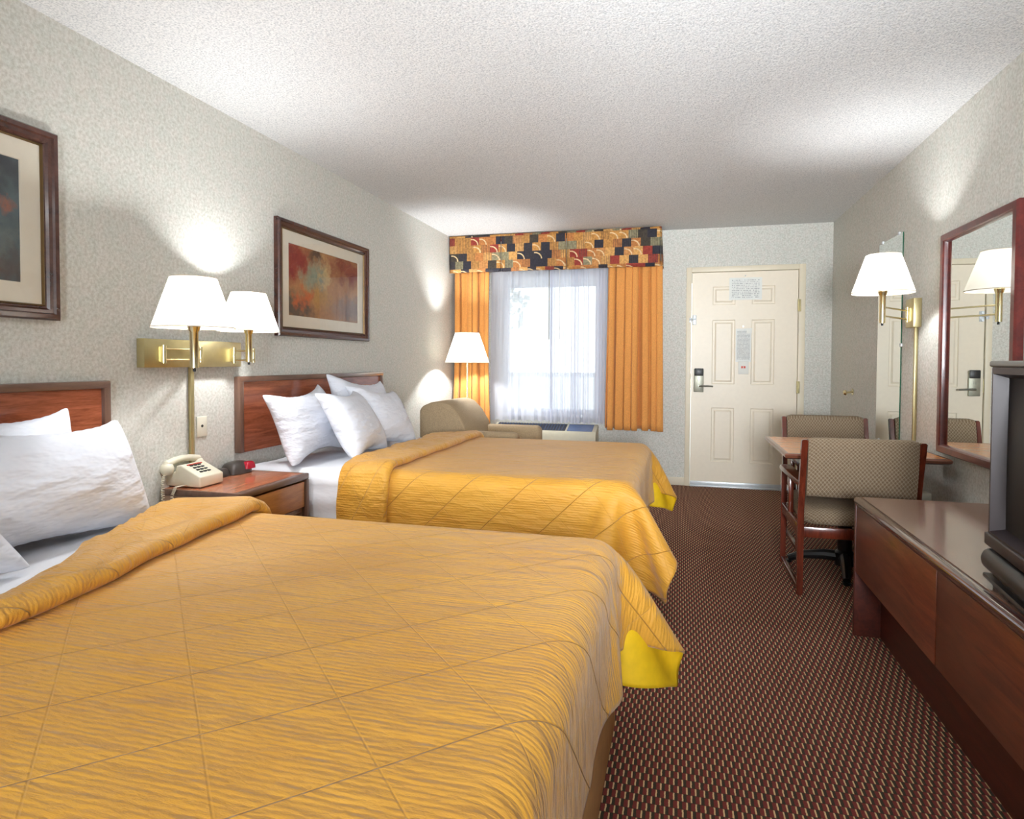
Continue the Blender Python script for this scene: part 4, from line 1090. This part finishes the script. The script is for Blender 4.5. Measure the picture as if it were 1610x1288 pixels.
def armchair():
    """built at the origin: back towards -y, seat towards +y"""
    t_ = thing('armchair', '', 'chair', (0, 0, 0), 'wooden armchairs at the table')
    w = .275
    for s in (-1, 1):
        x = s*(w-.017)
        # rear post, leaning back above the seat
        b = bm_new()
        def post(pts, hw, hd):
            rr = []
            for (y, z) in pts: rr.append([b.verts.new((x+a*hw, y+c*hd, z)) for a, c in ((-1, -1), (1, -1), (1, 1), (-1, 1))])
            for A_, B_ in zip(rr[:-1], rr[1:]):
                for k in range(4): b.faces.new((A_[k], A_[(k+1) % 4], B_[(k+1) % 4], B_[k]))
            b.faces.new(rr[0][::-1]); b.faces.new(rr[-1])
        post([(.03, 0), (.03, .42), (.0, .60), (-.045, .785), (-.049, .80)], .0145, .019)
        bmesh.ops.bevel(b, geom=[e for e in b.edges], offset=.005, segments=2, affect='EDGES')
        obj('leg', b, 'chair_wood', t_)
        b = bm_new(); post([(.56, 0), (.56, .30), (.555, .555)], .0145, .019)
        bmesh.ops.bevel(b, geom=[e for e in b.edges], offset=.005, segments=2, affect='EDGES'); obj('leg', b, 'chair_wood', t_)
        b = bm_new(); box(b, x-.012, x+.012, .045, .545, .012, .04, .004); obj('sled_rail', b, 'chair_wood', t_)
        b = bm_new(); box(b, x-.012, x+.012, .045, .545, .30, .36, .004); obj('side_rail', b, 'chair_wood', t_)
        b = bm_new()
        box(b, x-.012, x+.012, .30, .335, .355, .555, .003)
        obj('arm_support', b, 'chair_wood', t_)
        b = bm_new(); n = 12; rr = []
        for k in range(n+1):
            u = k/n; y = .015+u*.585; hw = .016+.016*math.sin(PI*min(1, u*1.0))**.8+.006*u; z = .575+.012*math.sin(u*PI)-.03*max(0, u-.85)/.15*.5
            if k == n: hw *= .6
            xo = x+s*(.006*math.sin(PI*u))
            rr.append([b.verts.new(p) for p in ((xo-hw, y, z-.008), (xo-hw*.8, y, z+.008), (xo+hw*.8, y, z+.008), (xo+hw, y, z-.008), (xo+hw*.8, y, z-.02), (xo-hw*.8, y, z-.02))])
        for A_, B_ in zip(rr[:-1], rr[1:]):
            for k in range(6): b.faces.new((A_[k], A_[(k+1) % 6], B_[(k+1) % 6], B_[k]))
        b.faces.new(rr[0][::-1]); b.faces.new(rr[-1]); obj('armrest', b, 'chair_wood', t_, smooth=60)
    b = bm_new(); box(b, -w+.03, w-.03, .02, .042, .295, .35, .004); obj('rear_rail', b, 'chair_wood', t_)
    b = bm_new(); box(b, -w+.03, w-.03, .55, .57, .30, .355, .004); obj('front_rail', b, 'chair_wood', t_)
    # seat cushion
    b = bm_new()
    hw, y0s, y1s = w-.033, .052, .60
    def fn_top(u, v_): return None
    nx_, ny_ = 18, 18
    def sq(a): return math.copysign(abs(a)**.5, a)
    V_ = []
    rr = 20; rings = []
    for k, (sc_, z) in enumerate(((.93, .352), (.985, .36), (1.0, .385), (.99, .41), (.95, .428), (.85, .440), (.6, .448), (.3, .451))):
        ring = []
        for q in range(48):
            th = 2*PI*q/48; c, s_ = math.cos(th), math.sin(th); e = (abs(c)**8+abs(s_)**8)**(-1/8)
            ring.append(b.verts.new((hw*sc_*e*c, (y0s+y1s)/2+(y1s-y0s)/2*sc_*e*s_, z)))
        rings.append(ring)
    for A_, B_ in zip(rings[:-1], rings[1:]):
        for k in range(48): b.faces.new((A_[k], A_[(k+1) % 48], B_[(k+1) % 48], B_[k]))
    b.faces.new(rings[0][::-1]); b.faces.new(rings[-1]); obj('seat', b, 'chair_fabric', t_, smooth=60)
    # padded back between the posts, curling over the top
    b = bm_new()
    prof = []
    zz0, zz1 = .52, .80
    def cy_(z): return -.002-(max(0, z-.45))*.135
    outer = [(cy_(z)-.018-.010*math.sin(PI*(z-zz0)/(zz1-zz0)), z) for z in np.linspace(zz0, zz1-.01, 9)]
    topc = [(cy_(zz1)-.012, zz1+.008), (cy_(zz1)+.004, zz1+.013), (cy_(zz1)+.022, zz1+.006)]
    inner = [(cy_(z)+.034+.012*math.sin(PI*(z-zz0)/(zz1-zz0)), z) for z in np.linspace(zz1-.012, zz0, 9)]
    prof = outer+topc+inner+[(cy_(zz0)+.01, zz0-.012)]
    nx_ = 17; rr = []
    for k in range(nx_):
        u = k/(nx_-1)*2-1; x = u*(w-.033)
        sh = 1-.25*max(0, abs(u)-.93)/.07
        cm = sum(p[0] for p in prof)/len(prof)
        rr.append([b.verts.new((x, cm+(p[0]-cm)*sh+.010*(1-u*u)*-1, p[1]-(0 if p[1] < .7 else .010*max(0, abs(u)-.9)/.1))) for p in prof])
    m_ = len(prof)
    for A_, B_ in zip(rr[:-1], rr[1:]):
        for k in range(m_): b.faces.new((A_[k], A_[(k+1) % m_], B_[(k+1) % m_], B_[k]))
    b.faces.new(rr[0][::-1]); b.faces.new(rr[-1]); obj('backrest', b, 'chair_fabric', t_, smooth=60)
    for z in (.50, .76):
        pass
    return t_
ch1 = armchair()
ch1['label'] = 'wooden armchair with woven seat, its back to the viewer, this side of the table'
ch2 = copy_tree(ch1)
ch2['label'] = 'wooden armchair with woven back facing the viewer, beyond the table'
ch1.location = (.865, 3.395, 0); ch1.rotation_euler = (0, 0, R(0))
ch2.location = (.985, 4.72, 0); ch2.rotation_euler = (0, 0, R(180))

# upholstered easy chair beyond the far bed
ec = thing('easy_chair', 'tan upholstered easy chair beside the far bed, under the floor lamp', 'armchair', (-1.6, 5.0, 0))
ex0, ey0, ey1 = -2.02, 4.66, 5.36
b = bm_new()
prof = [(ex0, .12), (ex0, .78), (ex0+.02, .815), (ex0+.10, .848), (ex0+.19, .855), (ex0+.26, .83), (ex0+.33, .76), (ex0+.39, .66), (ex0+.42, .56), (ex0+.43, .42), (ex0+.43, .12)]
prism(b, prof, 'y', ey0+.02, ey1-.02, .022, 3); obj('back', b, 'armchair_fabric', ec, smooth=50)
for (a_, c_, xe) in ((ey0, ey0+.13, -1.20), (ey1-.13, ey1, -1.14)):
    b = bm_new(); box(b, ex0+.36, xe, a_, c_, .12, .625, .045, 5); obj('arm', b, 'armchair_fabric', ec)
b = bm_new(); box(b, ex0+.40, -1.13, ey0+.132, ey1-.132, .30, .46, .04, 4); obj('seat_cushion', b, 'armchair_fabric', ec)
b = bm_new(); box(b, ex0+.02, -1.16, ey0+.02, ey1-.02, .10, .30, .02, 2); obj('base', b, 'armchair_fabric', ec)
for x in (ex0+.08, -1.24):
    for y in (ey0+.07, ey1-.07):
        b = bm_new(); tube(b, [(x, y, 0), (x, y, .11)], [.016, .024], 12); obj('leg', b, 'chair_wood', ec)

# ------------------------------------------------------------------ lights
for i, (x, y, z) in enumerate(LP):
    e = (38, 44, 32., 44.)[i]
    add_light('bulb_light', 'POINT', (x, y, z), e, (.96, .98, 1), .035)
# ceiling fixture added for fill light, unseen behind the viewer
cf = thing('ceiling_fill_lamp', 'flush ceiling lamp added for fill light, unseen behind the viewer', 'lamp', (-.3, -1.2, H))
b = bm_new(); box(b, -.9, .3, -1.45, -.95, H-.03, H, .005); obj('housing', b, 'ceiling_fill_metal', cf)
b = bm_new(); box(b, -.87, .27, -1.42, -.98, H-.045, H-.031, .003); obj('diffuser', b, 'bulb', cf)
M['bulb'].node_tree.nodes
add_light('ceiling_fill', 'AREA', (-.3, -1.2, H-.06), 20, (.9, .95, 1), 1.1, (0, 0, 0), .4)  # fill light under the added fixture
add_light('rear_fill', 'AREA', (-.4, YF+.15, 1.5), 4, (.88, .94, 1), 2.4, (R(90), 0, 0), 1.6)  # added soft fill from the rear, no real lamp behind it
fl_ = add_light('bounce_fill', 'AREA', (.3, -2.1, 1.1), 24, (.90, .95, 1), .5, sy=.5)  # added fill beam to lift the far half of the room
fl_.rotation_euler = (Vector((-.5, 4.5, 2.3))-fl_.location).to_track_quat('-Z', 'Y').to_euler(); fl_.data.spread = R(75)
f2_ = add_light('camera_fill', 'AREA', (.25, -.4, 1.3), 34, (.9, .95, 1), .5, sy=.5)  # second added fill, beside the camera, aimed at the far ceiling
f2_.rotation_euler = (Vector((-.3, 4.5, 2.3))-f2_.location).to_track_quat('-Z', 'Y').to_euler(); f2_.data.spread = R(72)
# daylight
w = bpy.data.worlds.new('sky'); SC.world = w; w.use_nodes = True
nt = w.node_tree; bg = nt.nodes['Background']
sky = nt.nodes.new('ShaderNodeTexSky'); sky.sky_type = 'HOSEK_WILKIE'; sky.turbidity = 6; sky.sun_direction = (.3, -.6, .75)
mx = nt.nodes.new('ShaderNodeMix'); mx.data_type = 'RGBA'; mx.inputs[0].default_value = .75
nt.links.new(sky.outputs[0], mx.inputs[6]); mx.inputs[7].default_value = (.92, .96, 1, 1)
nt.links.new(mx.outputs[2], bg.inputs[0]); bg.inputs[1].default_value = 4.0
pl = add_light('window_portal', 'AREA', ((WX0+WX1)/2, YB+.14, (WZ0+WZ1)/2), 1, (1, 1, 1), WX1-WX0, (R(-90), 0, 0), WZ1-WZ0)
pl.data.cycles.is_portal = True
